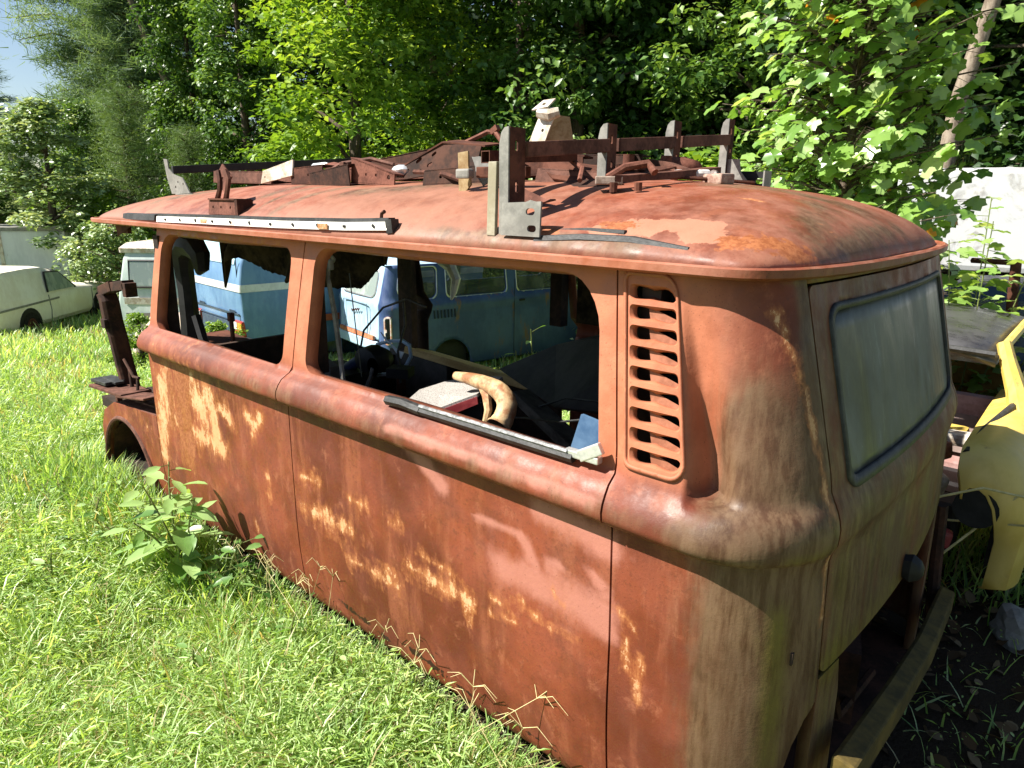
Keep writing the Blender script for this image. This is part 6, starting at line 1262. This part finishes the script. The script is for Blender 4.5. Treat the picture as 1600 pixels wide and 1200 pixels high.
m_ = MB(); m_.tube([(-1.13, 1.66, .895), (-.58, 1.63, .915), (-.03, 1.66, .895)], .016, 6); yb('windscreen_header', m_, M['rubber'])
m_ = MB(); m_.box((-.62, 1.60, .50), (1.1, .12, .08)); yb('cowl', m_, YEL, bevel=.02)
m_ = MB(); m_.box((-.58, 2.35, .20), (1.1, 1.6, .06)); yb('floor', m_, M['black'])
PINK = mat_plain('faded_pink_vinyl', (.36, .20, .18), (.50, .31, .29), 9, .6)
for xx in (-.86, -.20): m_ = MB(); m_.box((xx, 2.02, .40), (.46, .16, .42), RXm(-10)); s_ = yb('seat', m_, PINK, bevel=.05); m_ = MB(); m_.box((xx, 1.93, .42), (.24, .02, .2), RXm(-10)); m_.build('seat_panel', mat_plain('seat_inset', (.22, .16, .14), (.30, .22, .2), 9, .7), s_)
m_ = MB(); m_.box((-.58, 2.9, .62), (1.0, .1, .42)); yb('rear_bulkhead', m_, mat_plain('ochre_inner', (.22, .13, .02), (.32, .20, .05), 6, .7))
m_ = MB(); m_.box((-.45, 2.6, .72), (.7, .3, .05)); yb('parcel_shelf', m_, M['white_steel'])
JUNK = [((-.25, 1.18, .30), (.30, .22, .16), 'pale_steel', 12), ((-.12, 1.10, .42), (.12, .10, .10), 'white_steel', 30), ((-.08, 1.25, .20), (.16, .16, .22), 'black', 0), ((-.30, 1.40, .45), (.4, .16, .08), 'rust_red', -20), ((-.05, 1.02, .22), (.12, .06, .08), 'red_trim', 20), ((-.45, 1.2, .22), (.5, .4, .3), 'rust_black', 5), ((-.10, 1.48, .52), (.22, .10, .06), 'white_steel', -10)]
for c, sz_, mt, a in JUNK: m_ = MB(); m_.box(c, sz_, RZ(a) @ RY(a*.5)); yb('engine_part', m_, M[mt], bevel=.02)
# briars arching over the yellow car
for i, pts in enumerate((((-.1, .75, .45), (.1, .8, .55), (.35, .95, .50)), ((.0, .9, .20), (.2, .95, .50), (.5, 1.1, .48)), ((.55, .8, .2), (.3, .9, .42), (-.05, 1.0, .30)))):
    m_ = MB(); m_.tube(pts, .005, 5); tag(m_.build('bare_briar', STRAW, None, True), ('long bare briar cane arching over the yellow wing', 'pale bare briar cane crossing low before the yellow wing', 'bare briar cane slanting down across the engine bay of the yellow car')[i], 'briar')
# white box trailer, dark blue car and rusty post further right
tr_ = empty('white_trailer', (.4, 7.6, float(ground(.4, 7.6))), R(6), 'white box trailer with torn grey-streaked side on the right behind the sapling', 'trailer')
def mat_trailer():
    n = NT('peeling_white_side', .5, .4); v = n.noise(2.2, 6, .7, (1, 1, 1), (2, 1, 0), 1.2); n.base(n.mix(n.rng(v, .46, .60), (.50, .51, .52), n.mix(n.rng(n.noise(9), .4, .6), (.30, .29, .28), (.55, .54, .52)))); return n.m
m_ = MB(); m_.box((0, 0, 1.95), (4.4, 1.8, 1.05)); m_.build('box_body', mat_trailer(), tr_, bevel=.06)
m_ = MB(); m_.box((0, 0, 1.22), (4.2, 1.6, .38)); m_.build('chassis', M['rust_black'], tr_)
for xx in (-1.2, 1.2): wheel(xx, -.85, .42, .42, tr_, -1)
x, y, _ = at(1600, 7.0); z = float(ground(x, y)); nb = empty('navy_car', (x, y, z), R(4), 'dark navy car with its roof showing behind the yellow car', 'car')
NAVY = paint('navy_paint', (.015, .03, .06), (.03, .05, .09), .1, .3)
st = [(-1.9, .5, .3, .6, .66, .4), (-1.6, .72, .26, .76, .84, .58), (-1.0, .76, .25, .80, .90, .62), (-.55, .77, .25, .80, 1.28, .58), (.4, .77, .25, .80, 1.34, .58), (1.0, .76, .25, .80, 1.25, .56), (1.5, .74, .26, .80, .90, .60), (2.0, .6, .34, .7, .78, .5)]
m_ = MB(); m_.loft([car_ring(*s) for s in st]); m_.build('body', NAVY, nb, True)
m_ = MB(); m_.add([(-.5, -.70, .86), (.95, -.70, .86), (.8, -.62, 1.18), (-.35, -.62, 1.2)], [(0, 1, 2, 3)]); o = m_.build('side_window', M['glass'], nb); o.modifiers.new('t', 'SOLIDIFY').thickness = .06; o.modifiers['t'].offset = 0
for xx in (-1.2, 1.25): wheel(xx, -.78, .28, .28, nb, -1)
m_ = MB(); m_.tube([(-.17, 3.35, .0), (-.15, 3.35, .7), (-.19, 3.34, 1.22)], [.035, .032, .03], 8); m_.tube([(-.17, 3.34, 1.20), (-.45, 3.5, 1.19)], .02, 6); pr = m_.build('rusty_post', M['rust_dark'], None, True); tag(pr, 'short rusty post with side bar between sapling shoot and yellow car', 'post')
# grey trailer far left
x, y, _ = at(22, 22.5); z = float(ground(x, y)); gt = empty('grey_trailer', (x, y, z), YAW-R(90)+R(6), 'long pale grey trailer roof showing above the bushes at far left', 'trailer')
m_ = MB(); m_.box((0, 0, .95), (5.6, 2.2, 1.0)); m_.build('trailer_body', paint('trailer_grey', (.48, .50, .53), (.58, .60, .62), .05, .5), gt, bevel=.04)
m_ = MB(); m_.box((.9, -1.11, 1.0), (.10, .04, 1.0)); m_.box((-1.8, -1.11, 1.0), (.10, .04, 1.0)); m_.build('corner_strip', M['white_steel'], gt)
m_ = MB(); m_.box((0, 0, 1.48), (5.7, 2.3, .06)); m_.build('trailer_roof', M['grey_steel'], gt); gt.scale = (.8, .8, 1.30)
for xx in (-1.2, 1.2): wheel(xx, -1.0, .40, .40, gt, -1)

for o in list(scene.objects):
    if o.parent is None and 'category' in o and 'kind' not in o: o['kind'] = 'thing'
